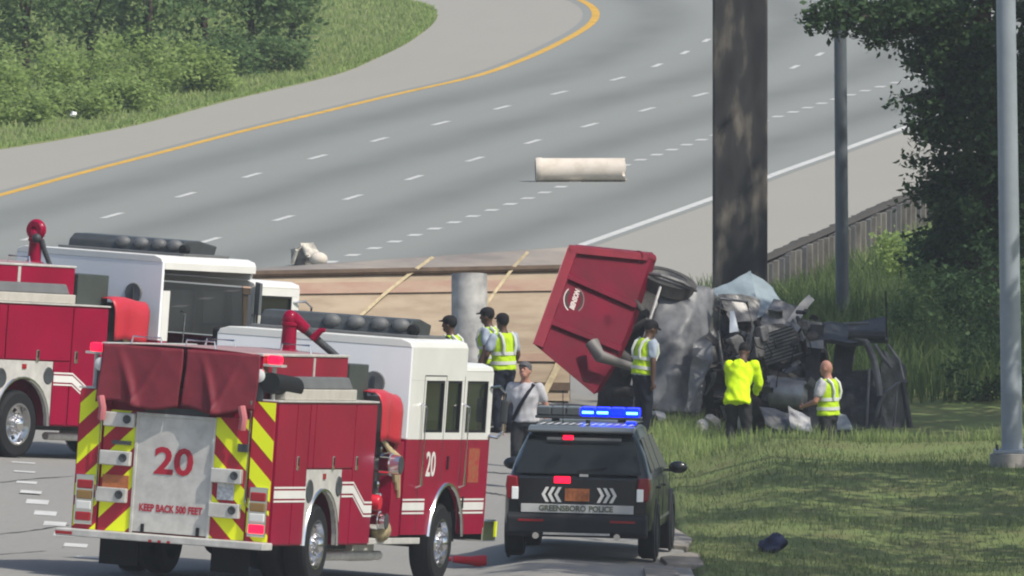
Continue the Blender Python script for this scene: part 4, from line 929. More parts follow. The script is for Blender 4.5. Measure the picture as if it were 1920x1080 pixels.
mb = MB(); mb.M = Mr; mb.box(-.30, .30, -.03, .04, -.24, .24); rd_ = keep(mb.build('radiator', M_WD, None), WK)
for k in range(9):
    mb = MB(); mb.M = Mr; mb.box(-.29, .29, -.05, -.032, -.22 + k * .052, -.195 + k * .052); o_ = mb.build('radiator_fin', M_WM, None); o_.parent = rd_; o_.matrix_parent_inverse = Matrix.Identity(4)
mb = MB(); mb.tube([at(1440, 735, 299.0), at(1446, 735, 299.0), at(1508, 742, 298.9), at(1514, 742, 298.9)], [.12, .22, .22, .12], 18); keep(mb.build('fuel_tank', mat('dull silver tank', (.34, .34, .33), .45, .4, .3, col2=(.15, .15, .15), vscale=3), None, smooth=True), WK)
mb = MB(); mb.tube([at(a, b, 298.9) for (a, b) in ((1352, 560), (1400, 566), (1412, 612), (1396, 700), (1356, 690), (1346, 620), (1352, 560))], .022, 8); keep(mb.build('door_frame', M_WM, None, smooth=True), WK)
mb = MB(); cst = at(1375, 645, 299.2)
mb.tube([cst + Vector((.2 * math.cos(t), .05 * math.sin(t), .17 * math.sin(t))) for t in np.linspace(0, 2 * math.pi, 17)], .014, 6); keep(mb.build('steering_wheel', M_BLK, None, smooth=True), WK)
random.seed(77)
for k in range(20):
    x, y = random.uniform(1338, 1535), random.uniform(575, 775); a = random.uniform(-.9, .9); l = random.uniform(12, 34); h = random.uniform(5, 16); Y0 = random.uniform(298.7, 299.3)
    ca_, sa_ = math.cos(a), math.sin(a); cs = [(x + u * l * ca_ - v * h * sa_, y + u * l * sa_ + v * h * ca_, Y0 + random.uniform(-.15, .15)) for (u, v) in ((-.5, -.5), (.5, -.5), (.5, .5), (-.5, .5))]
    W('torn_strip', cs, random.choice((M_PALE, M_WM, M_WG, M_WG, M_WD)), nu=7, nv=4, amp=.06, seed=100 + k, freq=4)
mb = MB()
for k in range(12):
    x, y = random.uniform(1340, 1530), random.uniform(600, 720); p = at(x, y, 298.9); q_ = at(x + random.uniform(-25, 25), y + random.uniform(20, 60), 298.8)
    mb.tube([p, p.lerp(q_, .5) + Vector((random.uniform(-.12, .12), -.08, -.05)), q_], .009, 5)
keep(mb.build('dangling_wires', M_BLK, None, smooth=True), WK)['kind'] = 'stuff'
# loose sheets lying in front of the wreck
DB = 'loose sheets of wreckage in the grass'
for (c, lab, mm, sd) in (([(1428, 762, 297.5), (1478, 770, 297.6), (1492, 806, 297.0), (1436, 800, 296.9)], 'dull grey torn sheet lying in front of the burnt cab', M_WM, 31),
                     ([(1475, 772, 297.3), (1522, 786, 297.3), (1526, 808, 296.8), (1482, 806, 296.8)], 'pale torn sheet lying just left of the man at the far right', M_PALE, 32),
                     ([(1562, 778, 297.4), (1582, 784, 297.4), (1596, 812, 296.9), (1560, 812, 296.9)], 'small grey sheet leaning just right of the man at the far right', mat('grey sheet', (.2, .22, .22), .6), 33)):
    o = crumple('torn_sheet', c, mm, None, nu=14, nv=10, amp=.10, seed=sd); tag(o, lab, 'debris', DB)
# small rubble on the road edge
random.seed(3)
for k in range(22):
    g = gp(random.uniform(1120, 1440), random.uniform(776, 806)); s_ = random.uniform(.05, .17); mb = MB()
    mb.ball((0, 0, 0), s_ * random.uniform(.8, 1.8), s_, s_ * .7, 7, 5); mb.v = [tuple(Vector(v) * (1 + .45 * noise.noise(Vector(v) * 9 + Vector((k, 0, 0))))) for v in mb.v]
    o = tag(mb.build('rubble_piece', random.choice((M_WM, M_PALE, M_WD, M_CONC)), None), 'fist sized broken scrap scattered on the road edge below the wreck', 'debris', 'scrap scattered below the wreck'); o.location = g + Vector((0, 0, s_ * .4)); o.rotation_euler = (random.random(), random.random(), random.random() * 3)

# ---- burnt vehicle at the right
BV = empty('burnt_vehicle', 'burnt-out dark vehicle shell with empty window openings at the right of the wreck', 'burnt vehicle', tuple(gp(1600, 800)))
def V(name, c, m, **k): return keep(crumple(name, c, m, None, **k), BV)
M_BV = mat('charred body', (.018, .020, .023), .65, .1, .2, col2=(.045, .048, .05), vscale=2.4, lo=.4, hi=.75)
M_BE = mat('scorched bright edge', (.16, .16, .17), .5, .3, .3, var=.5, vscale=5)
V('roof', [(1540, 608, 300.6), (1656, 606, 300.8), (1664, 644, 299.2), (1532, 642, 299.0)], M_BV, nu=18, nv=8, amp=.05, seed=41, thick=.06)
V('door_side', [(1515, 700, 299.2), (1648, 690, 299.3), (1652, 806, 298.9), (1512, 808, 298.9)], M_BV, nu=22, nv=18, amp=.10, seed=42)
V('rear_quarter', [(1645, 655, 299.4), (1694, 690, 300.0), (1702, 800, 299.8), (1640, 806, 299.0)], M_BV, nu=12, nv=18, amp=.08, seed=43)
V('far_side', [(1520, 700, 301.0), (1660, 690, 301.0), (1670, 800, 301.0), (1520, 800, 301.0)], M_BV, nu=10, nv=10, amp=.06, seed=44)
V('door_post', [(1568, 640, 299.4), (1606, 640, 299.4), (1600, 705, 299.3), (1566, 705, 299.3)], M_BV, nu=6, nv=10, amp=.10, seed=45)
V('front_post', [(1518, 612, 299.4), (1544, 612, 299.4), (1536, 706, 299.2), (1510, 706, 299.2)], M_BV, nu=5, nv=12, amp=.08, seed=46)
for (pts, r_, mm) in (([(1592, 630), (1622, 638), (1638, 672), (1646, 712), (1650, 742)], .055, M_BE), ([(1640, 646), (1654, 668), (1672, 690)], .03, M_BE), ([(1664, 646), (1686, 676), (1694, 712)], .025, M_BE),
                  ([(1590, 628), (1660, 630)], .07, M_BV), ([(1640, 800), (1648, 760), (1660, 736), (1682, 720), (1702, 716)], .03, M_BE), ([(1692, 716), (1700, 760), (1706, 802)], .045, M_BV),
                  ([(1582, 607), (1628, 606)], .02, M_BE), ([(1630, 690), (1625, 800)], .02, M_BE), ([(1682, 724), (1676, 800)], .02, M_BE)):
    mb = MB(); mb.tube([at(a, b, 298.9) for (a, b) in pts], r_, 8); keep(mb.build('frame_bar', mm, None, smooth=True), BV)
mb = MB(); mb.tube([at(1663, 640, 299.4), at(1662, 600, 299.4), at(1661, 545, 299.4)], .014, 6); keep(mb.build('antenna', M_BLK, None), BV)
mb = MB(); mb.ball(at(1590, 668, 299.9), .10, .12, .22, 12, 8); keep(mb.build('seat_frame', M_WM, None, smooth=True), BV)
# ================================================================== PEOPLE
def ring_loft(mb, secs, n=14):
    """secs: (centre, rx, ry); rings lie across the path, x kept sideways"""
    m = len(secs); vs = []; fs = []
    for i, (c, rx, ry) in enumerate(secs):
        c = Vector(c); t = (Vector(secs[min(i+1, m-1)][0]) - Vector(secs[max(i-1, 0)][0])).normalized()
        x = Vector((1, 0, 0)) if abs(t.x) < .8 else Vector((0, 0, 1)); x = (x - t * x.dot(t)).normalized(); y = t.cross(x)
        for k in range(n):
            th = 2 * math.pi * k / n; vs.append(c + x * rx * math.cos(th) + y * ry * math.sin(th))
    for i in range(m - 1):
        for k in range(n): fs.append((i*n+k, i*n+(k+1)%n, (i+1)*n+(k+1)%n, (i+1)*n+k))
    fs += [tuple(range(n-1, -1, -1)), tuple(range((m-1)*n, m*n))]
    mb.add(vs, fs)
def limb(mb, a, b, ra, rb, n=12):
    a, b = Vector(a), Vector(b); d = (b - a).normalized()
    ring_loft(mb, [(a - d * ra * .85, ra * .4, ra * .4), (a - d * ra * .5, ra * .85, ra * .85), (a, ra, ra), ((a + b) / 2, (ra + rb) / 2 * 1.03, (ra + rb) / 2 * 1.03), (b, rb, rb), (b + d * rb * .5, rb * .85, rb * .85), (b + d * rb * .85, rb * .4, rb * .4)], n)
def fuse(mb, name, m, parent, voxel=.016, smooth=3, wr=0.0):
    """one continuous skin round everything collected"""
    me = bpy.data.meshes.new('t'); me.from_pydata(mb.v, [], mb.f); me.update()
    bm = bmesh.new(); bm.from_mesh(me); bmesh.ops.recalc_face_normals(bm, faces=bm.faces); bm.to_mesh(me); bm.free()
    o = bpy.data.objects.new('t', me); COL.objects.link(o)
    k = o.modifiers.new('r', 'REMESH'); k.mode = 'VOXEL'; k.voxel_size = voxel
    s = o.modifiers.new('s', 'SMOOTH'); s.iterations = smooth; s.factor = .5
    dg = bpy.context.evaluated_depsgraph_get(); me2 = bpy.data.meshes.new_from_object(o.evaluated_get(dg)); bpy.data.objects.remove(o); bpy.data.meshes.remove(me)
    if wr:                      # cloth folds
        for v in me2.vertices:
            c_ = v.co; q_ = Vector((c_.x * 7, c_.y * 7, c_.z * 5 + c_.x * 4))
            v.co = c_ + v.normal * wr * (1 - 3 * abs(noise.noise(q_)) + .5 * noise.noise(q_ * 2.3))
    me2.name = name; me2.materials.clear(); me2.polygons.foreach_set('use_smooth', [True] * len(me2.polygons))
    return link(name, me2, m, parent)
def person(label, foot, yaw, skin, shirt, pants, vest=None, vest_trim=True, lean=0, head_tilt=0, head_yaw=0, hair=None, cap=None, arms=None, legs=None, strap=None, sleeves='short', scale=1.0, long_vest=False, helmet=False, hem=.93):
    E = empty('person', label, 'person'); E.location = foot; E.rotation_euler = (0, 0, -yaw); E.scale = (scale,) * 3
    P0 = Vector((0, 0, .98)); Rl = Matrix.Translation(P0) @ Matrix.Rotation(-lean, 4, 'X') @ Matrix.Translation(-P0)
    T = lambda p: Rl @ Vector(p)
    arms = arms or [((.27, -.02, 1.15), (.27, .10, .90)), ((-.27, -.02, 1.15), (-.27, .10, .90))]
    legs = legs or [((.11, .03, .50), (.12, -.02, .09)), ((-.11, .03, .50), (-.12, -.02, .09))]
    HC = T((0, .03, 1.63)); HR = Matrix.Translation(HC) @ Matrix.Rotation(-lean * .3 - head_tilt, 4, 'X') @ Matrix.Rotation(-head_yaw, 4, 'Z')
    b = MB()
    ring_loft(b, [(T((0, 0, .90)), .15, .10), (T((0, 0, .98)), .165, .115), (T((0, 0, 1.10)), .15, .105), (T((0, .01, 1.28)), .175, .12), (T((0, 0, 1.40)), .17, .105), (T((0, 0, 1.47)), .09, .07), (T((0, .01, 1.52)), .058, .06), (T((0, .02, 1.60)), .055, .058)])
    b.M = HR; b.ball((0, 0, .02), .076, .098, .115, 16, 12); b.ball((0, .045, -.06), .052, .055, .05, 12, 8); b.tube([(0, .092, .02), (0, .118, -.022)], [.010, .017], 8)
    for s in (-1, 1): b.ball((s * .078, -.005, -.005), .012, .022, .032, 8, 6); b.ball((s * .03, .085, .035), .02, .012, .01, 8, 6)
    b.M = None; hands = []
    for s, (el, wr) in zip((1, -1), arms):
        sh = T((s * .185, 0, 1.415)); el = T(el); wr = T(wr); limb(b, sh, el, .056, .044); limb(b, el, wr, .044, .030)
        d = (wr - el).normalized(); side = Vector((s, 0, 0)); side = (side - d * side.dot(d)).normalized(); fw = d.cross(side).normalized()
        if fw.y < 0: fw = -fw
        ring_loft(b, [(wr, .028, .022), (wr + d * .05, .043, .018), (wr + d * .09, .042, .016)])
        for k in range(4):
            o_ = wr + d * .085 + fw * (.03 - .02 * k); L_ = (.072, .08, .075, .058)[k]
            b.tube([o_, o_ + d * L_ * .5 - side * .004, o_ + d * L_ * .9 - side * .022], [.0105, .010, .008], 6)
        t0 = wr + d * .03 + fw * .03; b.tube([t0, t0 + d * .035 + fw * .028, t0 + d * .07 + fw * .032], [.012, .011, .009], 6)
        hands.append((sh, el, wr))
    for s, (kn, an) in zip((1, -1), legs):
        hp = Vector((s * .09, 0, .93)); kn, an = Vector(kn), Vector(an); limb(b, hp, kn, .085, .056); limb(b, kn, an, .056, .038)
        limb(b, an + Vector((0, -.03, -.04)), an + Vector((0, .13, -.06)), .04, .035)
    body = fuse(b, 'body', skin, E, .0145)
    # clothes
    c = MB(); ring_loft(c, [(T((0, 0, hem)), .2, .15), (T((0, 0, 1.0)), .185, .135), (T((0, 0, 1.12)), .172, .128), (T((0, .01, 1.28)), .195, .14), (T((0, 0, 1.40)), .19, .122), (T((0, 0, 1.475)), .11, .085)])
    for (sh, el, wr) in hands:
        if sleeves == 'long': limb(c, sh, el, .078, .062); limb(c, el, wr, .06, .048)
        else: limb(c, sh, sh.lerp(el, .62), .07, .062)
    fuse(c, 'shirt', shirt, E, .02, 2, .014)
    p = MB(); ring_loft(p, [((0, 0, 1.02), .165, .118), ((0, 0, .95), .185, .132), ((0, 0, .86), .19, .135)])
    for s, (kn, an) in zip((1, -1), legs):
        hp = Vector((s * .09, 0, .91)); kn, an = Vector(kn), Vector(an); limb(p, hp, kn, .108, .078); limb(p, kn, an, .078, .066)
    fuse(p, 'trousers', pants, E, .02, 2, .012)
    f = MB()
    for s, (kn, an) in zip((1, -1), legs):
        an = Vector(an); limb(f, an + Vector((0, -.035, -.035)), an + Vector((0, .14, -.05)), .05, .045)
    fuse(f, 'shoes', M_BLK, E, .016)
    if vest:
        v = MB(); zb = .86 if long_vest else .94
        ring_loft(v, [(T((0, 0, zb)), .215, .165), (T((0, 0, 1.0)), .205, .155), (T((0, 0, 1.12)), .19, .147), (T((0, .01, 1.28)), .208, .157), (T((0, 0, 1.40)), .198, .138), (T((0, 0, 1.478)), .125, .098)])
        vo = fuse(v, 'safety_vest', vest, E, .02, 2, .009)
        if vest_trim:
            t = MB()
            for z, rx, ry in ((1.04, .204, .156), (1.18, .198, .153)):
                ring_loft(t, [(T((0, .003, z - .025)), rx + .008, ry + .008), (T((0, .003, z + .025)), rx + .008, ry + .008)], 28)
            for s in (-1, 1):
                for q in (-1, 1): t.tube([T((s * .10, q * .135, 1.18)), T((s * .11, q * .16, 1.30)), T((s * .115, q * .125, 1.42)), T((s * .115, q * .05, 1.485))], .024, 6)
            t.build('reflective_band', mat('silver reflective tape', (.5, .52, .48), .5), vo, smooth=True)
    hd = MB(); hd.M = HR
    if hair: hd.ball((0, -.018, .045), .088, .104, .105, 16, 10); fuse(hd, 'hair', hair, E, .012)
    if cap:
        hd.ball((0, -.008, .075), .092, .112, .075, 16, 10); hd.ball((0, .105, .06), .066, .07, .014, 12, 6)
        if helmet: hd.ball((0, -.03, .02), .098, .11, .12, 14, 8)
        fuse(hd, 'cap', cap, E, .011)
    ey = MB(); ey.M = HR
    for s in (-1, 1): ey.ball((s * .031, .092, .015), .012, .008, .008, 8, 6)
    ey.build('eyes', M_BLK, body, smooth=True)
    mo = MB(); mo.M = HR; mo.ball((0, .098, -.062), .024, .008, .006, 8, 6); mo.build('mouth', mat('lips', (.25, .09, .08), .6), body, smooth=True)
    if strap:
        s_ = MB(); pts = []
        for k in range(13):
            t_ = k / 12; a = -.2 + t_ * (math.pi + .4); pts.append(T((-.13 + .30 * t_ if True else 0, .15 * math.sin(max(.15, math.sin(math.pi * t_))) + .038, 1.46 - .50 * t_)))
        for i in range(len(pts) - 1): s_.tube([pts[i], pts[i + 1]], .027, 6)
        s_.build('shoulder_strap', strap, E, smooth=True)
    return E
SK_D = mat('dark brown skin', (.085, .045, .03), .55, 0, .3, var=.15, vscale=8)
SK_L = mat('sunburnt skin', (.36, .18, .13), .55, 0, .3, var=.15, vscale=8)
SK_M = mat('tan skin', (.33, .16, .10), .55, 0, .3, var=.15, vscale=8)
VESTM = mat('lime safety vest', (.42, .62, .02), .7, 0, .15, var=.18, vscale=7, bump=.3, bscale=10)
NEON = mat('neon yellow shirt', (.60, .85, .01), .7, 0, .15, var=.12, vscale=7, bump=.4, bscale=9)
NAVY = mat('navy cloth', (.014, .017, .026), .85, 0, .1, var=.3, vscale=7, bump=.3, bscale=14)
GREYT = mat('light grey cloth', (.42, .42, .44), .85, 0, .1, var=.15, vscale=6, bump=.4, bscale=9)
BLUET = mat('pale blue cloth', (.30, .35, .42), .85, 0, .1, var=.15, vscale=6)
BLACKH = mat('black hair', (.010, .010, .011), .8, 0, .2)
DARKT = mat('charcoal cloth', (.03, .032, .035), .85, 0, .1, var=.3, vscale=7, bump=.3, bscale=14)
gq = gp(846, 818); person('person in lime vest partly hidden behind the near engine cab, facing left', gq, R(-70), SK_D, NAVY, NAVY, VESTM, hair=BLACKH, cap=BLACKH)
gq = gp(917, 800); person('person in lime vest half hidden behind another officer, facing left', gq, R(-75), SK_D, BLUET, NAVY, VESTM, hair=BLACKH, cap=BLACKH, head_tilt=R(5))
gq = gp(944, 812); person('officer in lime vest and dark cap with back turned, near the standing pipe', gq, R(-38), SK_D, BLUET, NAVY, VESTM, hair=BLACKH, cap=BLACKH, arms=[((.27, .0, 1.15), (.26, .14, .92)), ((-.28, .04, 1.16), (-.2, .22, 1.0))])
gq = gp(985, 916); person('man in grey T-shirt with a dark diagonal strap, walking towards the camera', gq, R(190), SK_L, GREYT, DARKT, hair=mat('brown hair', (.06, .045, .035), .8), cap=mat('grey cap', (.08, .08, .085), .8), strap=NAVY, head_tilt=R(-18), head_yaw=R(12),
              arms=[((.29, -.05, 1.14), (.30, .02, .88)), ((-.29, -.05, 1.14), (-.29, .05, .88))], legs=[((.11, .10, .52), (.11, -.08, .12)), ((-.11, .06, .50), (-.12, .12, .09))])
gq = gp(1204, 822); person('officer in lime vest looking down beside the crushed grey cab', gq, R(62), SK_D, BLUET, NAVY, VESTM, lean=R(10), head_tilt=R(22), hair=BLACKH, cap=BLACKH, arms=[((.26, .02, 1.13), (.25, .06, .86)), ((-.26, .08, 1.14), (-.2, .2, .92))])
px_ = at(1384, 800, 291.5).x; gq = Vector((px_, 291.5, Tz(px_, 291.5) - .05)); person('person in neon yellow shirt bending into the wreck with back turned', gq, R(18), SK_D, NEON, DARKT, lean=R(24), head_tilt=R(34), hair=BLACKH, sleeves='long', arms=[((.22, .22, 1.22), (.12, .44, 1.16)), ((-.22, .22, 1.22), (-.12, .44, 1.16))], scale=1.02, hem=.80)
px_ = at(1553, 800, 290).x; gq = Vector((px_, 290, Tz(px_, 290))); person('bald man in lime vest and grey T-shirt at the far right of the wreck', gq, R(-62), SK_L, GREYT, DARKT, VESTM, head_tilt=R(8), arms=[((.26, .08, 1.15), (.16, .30, 1.10)), ((-.27, .08, 1.15), (-.18, .30, 1.08))], scale=.98)
# ================================================================== COLUMN, POLES, RETAINING WALL, SMALL THINGS
def col_mat():
    m = bpy.data.materials.new('sooty concrete column'); m.use_nodes = True; t = m.node_tree; b = t.nodes['Principled BSDF']; N = t.nodes.new; L = t.links.new
    b.inputs['Roughness'].default_value = .9; b.inputs['Specular IOR Level'].default_value = .15
    tc = N('ShaderNodeTexCoord'); mp = N('ShaderNodeMapping'); mp.inputs['Scale'].default_value = (1.1, 1.1, .38); L(tc.outputs['Object'], mp.inputs[0])
    n1 = N('ShaderNodeTexNoise'); n1.inputs['Scale'].default_value = 2.3; n1.inputs['Detail'].default_value = 5; L(mp.outputs[0], n1.inputs['Vector'])
    r = N('ShaderNodeValToRGB'); e = r.color_ramp.elements; e[0].position = .38; e[0].color = (.028, .029, .03, 1); e[1].position = .64; e[1].color = (.165, .145, .12, 1); e.new(.52).color = (.045, .045, .045, 1)
    L(n1.outputs[0], r.inputs[0]); L(r.outputs[0], b.inputs['Base Color']); return m
cy = 317.0; cb = at(1388, 690, cy); ct = (at(1438, 300, cy).x - at(1336, 300, cy).x) / 2
CL = MB(); prof = [(-.6, ct * 1.0)] + [(z, ct) for z in np.linspace(0, 12, 13)] + [(12, .001)]
CL.box(-ct, ct, 0, 1.1, -.6, 12.0); o = CL.build('concrete_column', col_mat(), None, bevel=.03); tag(o, 'thick square concrete column blackened by soot, rising behind the wreck', 'column'); o.location = (cb.x, cy, float(G(cb.x, cy)) - .1)
def lamp_pole(label, px, Y, rb, rt, m, ztop=11, foot=False, zg=0.0, lean=0):
    x = at(px, 600, Y).x; E = empty('light_pole', label, 'pole', (x, Y, zg), 'street light poles'); E.rotation_euler = (0, lean, 0)
    mb = MB(); mb.lathe([(0, rb)] + [(ztop * k / 6, rb + (rt - rb) * k / 6) for k in range(1, 7)] + [(ztop, .001)], (0, 0, 0), 'z', 20); mb.build('shaft', m, E, smooth=True)
    mb = MB(); mb.box(-rb * 1.7, rb * 1.7, -rb * 1.7, rb * 1.7, -.02, .03); mb.build('base_plate', m, E, bevel=.008)
    for (a, b_) in ((1, 1), (1, -1), (-1, 1), (-1, -1)): MB().tube([(a * rb * 1.4, b_ * rb * 1.4, .03), (a * rb * 1.4, b_ * rb * 1.4, .09)], .02, 6).build('anchor_bolt', M_DGR, E)
    MB().tube([(0, 0, ztop - .2), (-.8, -.2, ztop + .5), (-2.0, -.4, ztop + .7)], [rt, rt * .7, .04], 8).build('arm', m, E, smooth=True)
    MB().box(-2.6, -2.0, -.55, -.25, ztop + .62, ztop + .76).build('lamp_head', m, E, bevel=.04)
    if foot: MB().lathe([(-.6, rb * 2.1), (-.03, rb * 2.1), (-.022, rb * 2.0), (-.022, .001)], (0, 0, 0), 'z', 20).build('concrete_footing', M_CONC, E, smooth=True)
    return E
M_POLE = mat('grey painted pole', (.115, .135, .15), .5, .3, .4, var=.2, vscale=2); M_POLE2 = mat('galvanised pole', (.30, .335, .375), .5, .25, .4, var=.15, vscale=2)
lamp_pole('slim dark grey pole behind the burnt vehicle, left of the trees', 1580, 326, .112, .092, M_POLE, zg=Tz(at(1580, 600, 326).x, 326), lean=R(-.5))
px_ = at(1898, 886, 276.0).x; pz_ = Tz(px_, 276.0); lamp_pole('pale galvanised pole on a concrete footing at the right edge', 1898, 276.0, .150, .125, M_POLE2, foot=True, zg=pz_ + .18, lean=R(-.85))
# retaining wall along the right shoulder: steel piles with concrete panels between
RW = empty('retaining_wall', 'low retaining wall of weathered panels and posts below the right shoulder', 'wall', (4.4, 357, -.9))
M_PANEL = mat('weathered wall panel', (.085, .08, .072), .85, 0, .15, var=.45, vscale=1.6, stretch=(1, 1, .5)); M_PILE = mat('pale rusty pile', (.19, .18, .155), .8, .1, .2, col2=(.10, .095, .085), vscale=2)
M_PANEL2 = mat('pale wall panel', (.12, .122, .12), .85, 0, .15, var=.35, vscale=1.6)
ys = np.arange(349.5, 424, 1.25); random.seed(12)
for i in range(len(ys) - 1):
    a, b = Vector((float(XR(ys[i])), ys[i], 0)), Vector((float(XR(ys[i+1])), ys[i+1], 0)); d = (b - a).normalized(); nrm = Vector((d.y, -d.x, 0))
    def blk(t0, t1, n0, n1, z0, z1, name, mm):
        L_ = (b - a).length; q = [a + d * t + nrm * n_ for (t, n_) in ((t0, n0), (t1, n0), (t1, n1), (t0, n1))]
        mb = MB(); mb.prism([(p.x, p.y) for p in q], 'z', z0, z1); return keep(mb.build(name, mm, None, bevel=.01), RW)
    L_ = (b - a).length; t = random.uniform(-.02, .03)
    blk(.0, L_ - .012, .04 + random.uniform(-.012, .012), .16, -1.5, -.03 + t, 'wall_panel', random.choice((M_PANEL, M_PANEL, M_PANEL2)))
    blk(-.11, .11, .165, .27, -1.5, .02 + t, 'post', random.choice((M_PILE, M_PILE, M_PANEL2)))
random.seed(4)
# soil fringe along the top of the wall
fv = []; ff = []
for i, y in enumerate(np.arange(350, 426, .5)):
    x = float(XR(y)); h = .03 + .05 * random.random(); k = len(fv); fv += [(x - .22 - .1 * random.random(), y, .004), (x - .02, y, h), (x + .10, y, .02)]
    if i: ff += [(k-3, k-2, k+1, k), (k-2, k-1, k+2, k+1)]
keep(mesh_np('soil_fringe', fv, ff, mat('dark soil', (.05, .045, .035), .95)), RW)
# red plastic cone lying by the front wheel
g = gp(874, 1064); mb = MB(); mb.lathe([(0, .001), (0, .045), (.05, .05), (.22, .055), (.36, .085), (.40, .09), (.44, .085), (.45, .001)], (0, 0, .06), 'x', 16)
mb.tube([(-.02, 0, .06), (-.06, 0, .05)], .03, 8)
o = tag(mb.build('traffic_cone', mat('red plastic', (.55, .015, .03), .4), None, smooth=True), 'red plastic cone lying flat on the road beside the near engine', 'cone'); o.location = (g.x - .18, g.y, g.z + .05); o.rotation_euler = (0, .085, 0)
# navy cloth bundle in the grass
g = gp(1452, 1046); mb = MB(); mb.ball((0, 0, .06), .19, .25, .10, 20, 12); mb.v = [tuple(Vector(v) * (1 + .5 * noise.noise(Vector(v) * 9))) for v in mb.v]
o = tag(mb.build('cloth_bundle', mat('dark blue cloth', (.02, .028, .075), .9, var=.4, vscale=8), None, smooth=True), 'crumpled dark blue cloth lying in the shaded grass', 'cloth'); o.location = (g.x, g.y, Tz(g.x, g.y) + .06); o.rotation_euler = (.1, -.45, .3)
g = gp(138, 233); mb = MB(); mb.ball((0, 0, .06), .08, .08, .06, 10, 6); mb.v = [tuple(Vector(v) * (1 + .5 * noise.noise(Vector(v) * 20))) for v in mb.v]
o = tag(mb.build('litter', mat('white litter', (.8, .8, .8), .7), None), 'small piece of white litter in the roadside grass at left', 'litter'); o.location = (g.x, g.y, Tz(g.x, g.y) + .14)
# broken kerb slabs beside the police car
M_SLAB = mat('dusty kerb concrete', (.27, .25, .22), .9, 0, .1, col2=(.15, .14, .12), vscale=3, bump=.4, bscale=12)
for (pts, lab) in (([(1246, 1003), (1268, 1000), (1300, 1016), (1288, 1032), (1262, 1030)], 'farthest broken concrete slab at the kerb beside the police car'),
               ([(1238, 1052), (1290, 1041), (1332, 1047), (1322, 1066), (1250, 1062)], 'wide broken concrete slab just right of the police car wheel'),
               ([(1206, 1072), (1262, 1068), (1275, 1085), (1212, 1092)], 'nearest broken concrete slab at the bottom edge below the police car')):
    ps = [gp(*p) for p in pts]; c = sum(ps, Vector()) / len(ps); mb = MB(); n = len(ps)
    top = [tuple(p - c + Vector((0, 0, .035 + random.uniform(0, .03)))) for p in ps]; bot = [tuple(p - c - Vector((0, 0, .08))) for p in ps]
    mb.add(top + bot, [tuple(range(n)), tuple(range(2 * n - 1, n - 1, -1))] + [(i, (i + 1) % n, n + (i + 1) % n, n + i) for i in range(n)])
    o = tag(mb.build('kerb_slab', M_SLAB, None, bevel=.015), lab, 'slab', 'broken kerb slabs'); o.location = c
# ================================================================== PLANTS
def blades(name, pts, hmin, hmax, wid, m, lean=.35, tall=None):
    n = len(pts); P = np.asarray(pts, np.float32); h = rng.uniform(hmin, hmax, n) * (tall if tall is not None else 1); a = rng.uniform(0, 2 * np.pi, n); l = rng.normal(0, lean, n) * h
    b = rng.uniform(0, 2 * np.pi, n); w_ = wid * rng.uniform(.6, 1.3, n)
    dx, dy = np.cos(a) * w_ / 2, np.sin(a) * w_ / 2; lx, ly = np.cos(b) * l, np.sin(b) * l; V = np.zeros((n, 6, 3), np.float32)
    for i, (t, ww) in enumerate(((0, 1), (.55, .8), (1, .18))):
        for j, s in enumerate((-1, 1)):
            V[:, i*2+j, 0] = P[:, 0] + s * dx * ww + lx * t * t; V[:, i*2+j, 1] = P[:, 1] + s * dy * ww + ly * t * t; V[:, i*2+j, 2] = P[:, 2] + h * t * (1 - .12 * t) - .02
    k = np.arange(n)[:, None] * 6; F = np.concatenate([k + np.array([[0, 1, 3, 2]]), k + np.array([[2, 3, 5, 4]])])
    o = mesh_np(name, V.reshape(-1, 3), F, m, var=np.repeat(np.clip(rng.normal(.5, .22, n), 0, 1), 6)); o['kind'] = 'stuff'; return o
def scatter(n, y0, y1, fx0, fx1, clump=.0, keepfn=None, seed=1):
    r = np.random.default_rng(seed); out = []
    ys = r.uniform(y0, y1, n); us = r.uniform(0, 1, n)
    for y, u in zip(ys, us):
        x0, x1 = fx0(y), fx1(y); x = x0 + (x1 - x0) * u
        if clump and noise.noise(Vector((x * 1.1, y * .35, 2))) < clump - r.uniform(0, .6): continue
        if keepfn and not keepfn(x, y): continue
        out.append((x, y, Tz(x, y)))
    return np.array(out, np.float32)
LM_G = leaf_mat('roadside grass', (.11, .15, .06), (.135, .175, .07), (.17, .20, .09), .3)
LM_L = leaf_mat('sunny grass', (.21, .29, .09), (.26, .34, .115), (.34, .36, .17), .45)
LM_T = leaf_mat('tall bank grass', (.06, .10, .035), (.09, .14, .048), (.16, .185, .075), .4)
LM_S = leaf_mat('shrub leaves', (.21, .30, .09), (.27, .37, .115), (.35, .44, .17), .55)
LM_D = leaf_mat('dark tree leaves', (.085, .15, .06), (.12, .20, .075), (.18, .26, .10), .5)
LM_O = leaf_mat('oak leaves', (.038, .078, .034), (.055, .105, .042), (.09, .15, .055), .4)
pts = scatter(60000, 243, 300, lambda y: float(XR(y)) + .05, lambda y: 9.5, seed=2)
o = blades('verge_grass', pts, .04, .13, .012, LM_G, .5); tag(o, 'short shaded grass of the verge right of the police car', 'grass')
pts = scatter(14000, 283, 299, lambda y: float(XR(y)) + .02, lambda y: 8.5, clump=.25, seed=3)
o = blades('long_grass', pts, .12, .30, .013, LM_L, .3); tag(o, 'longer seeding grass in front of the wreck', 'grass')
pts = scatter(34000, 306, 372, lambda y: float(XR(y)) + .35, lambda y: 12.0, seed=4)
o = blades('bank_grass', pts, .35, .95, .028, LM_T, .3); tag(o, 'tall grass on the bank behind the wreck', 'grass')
pts = scatter(12000, 372, 440, lambda y: float(XR(y)) + .35, lambda y: float(XR(y)) + 4, seed=14)
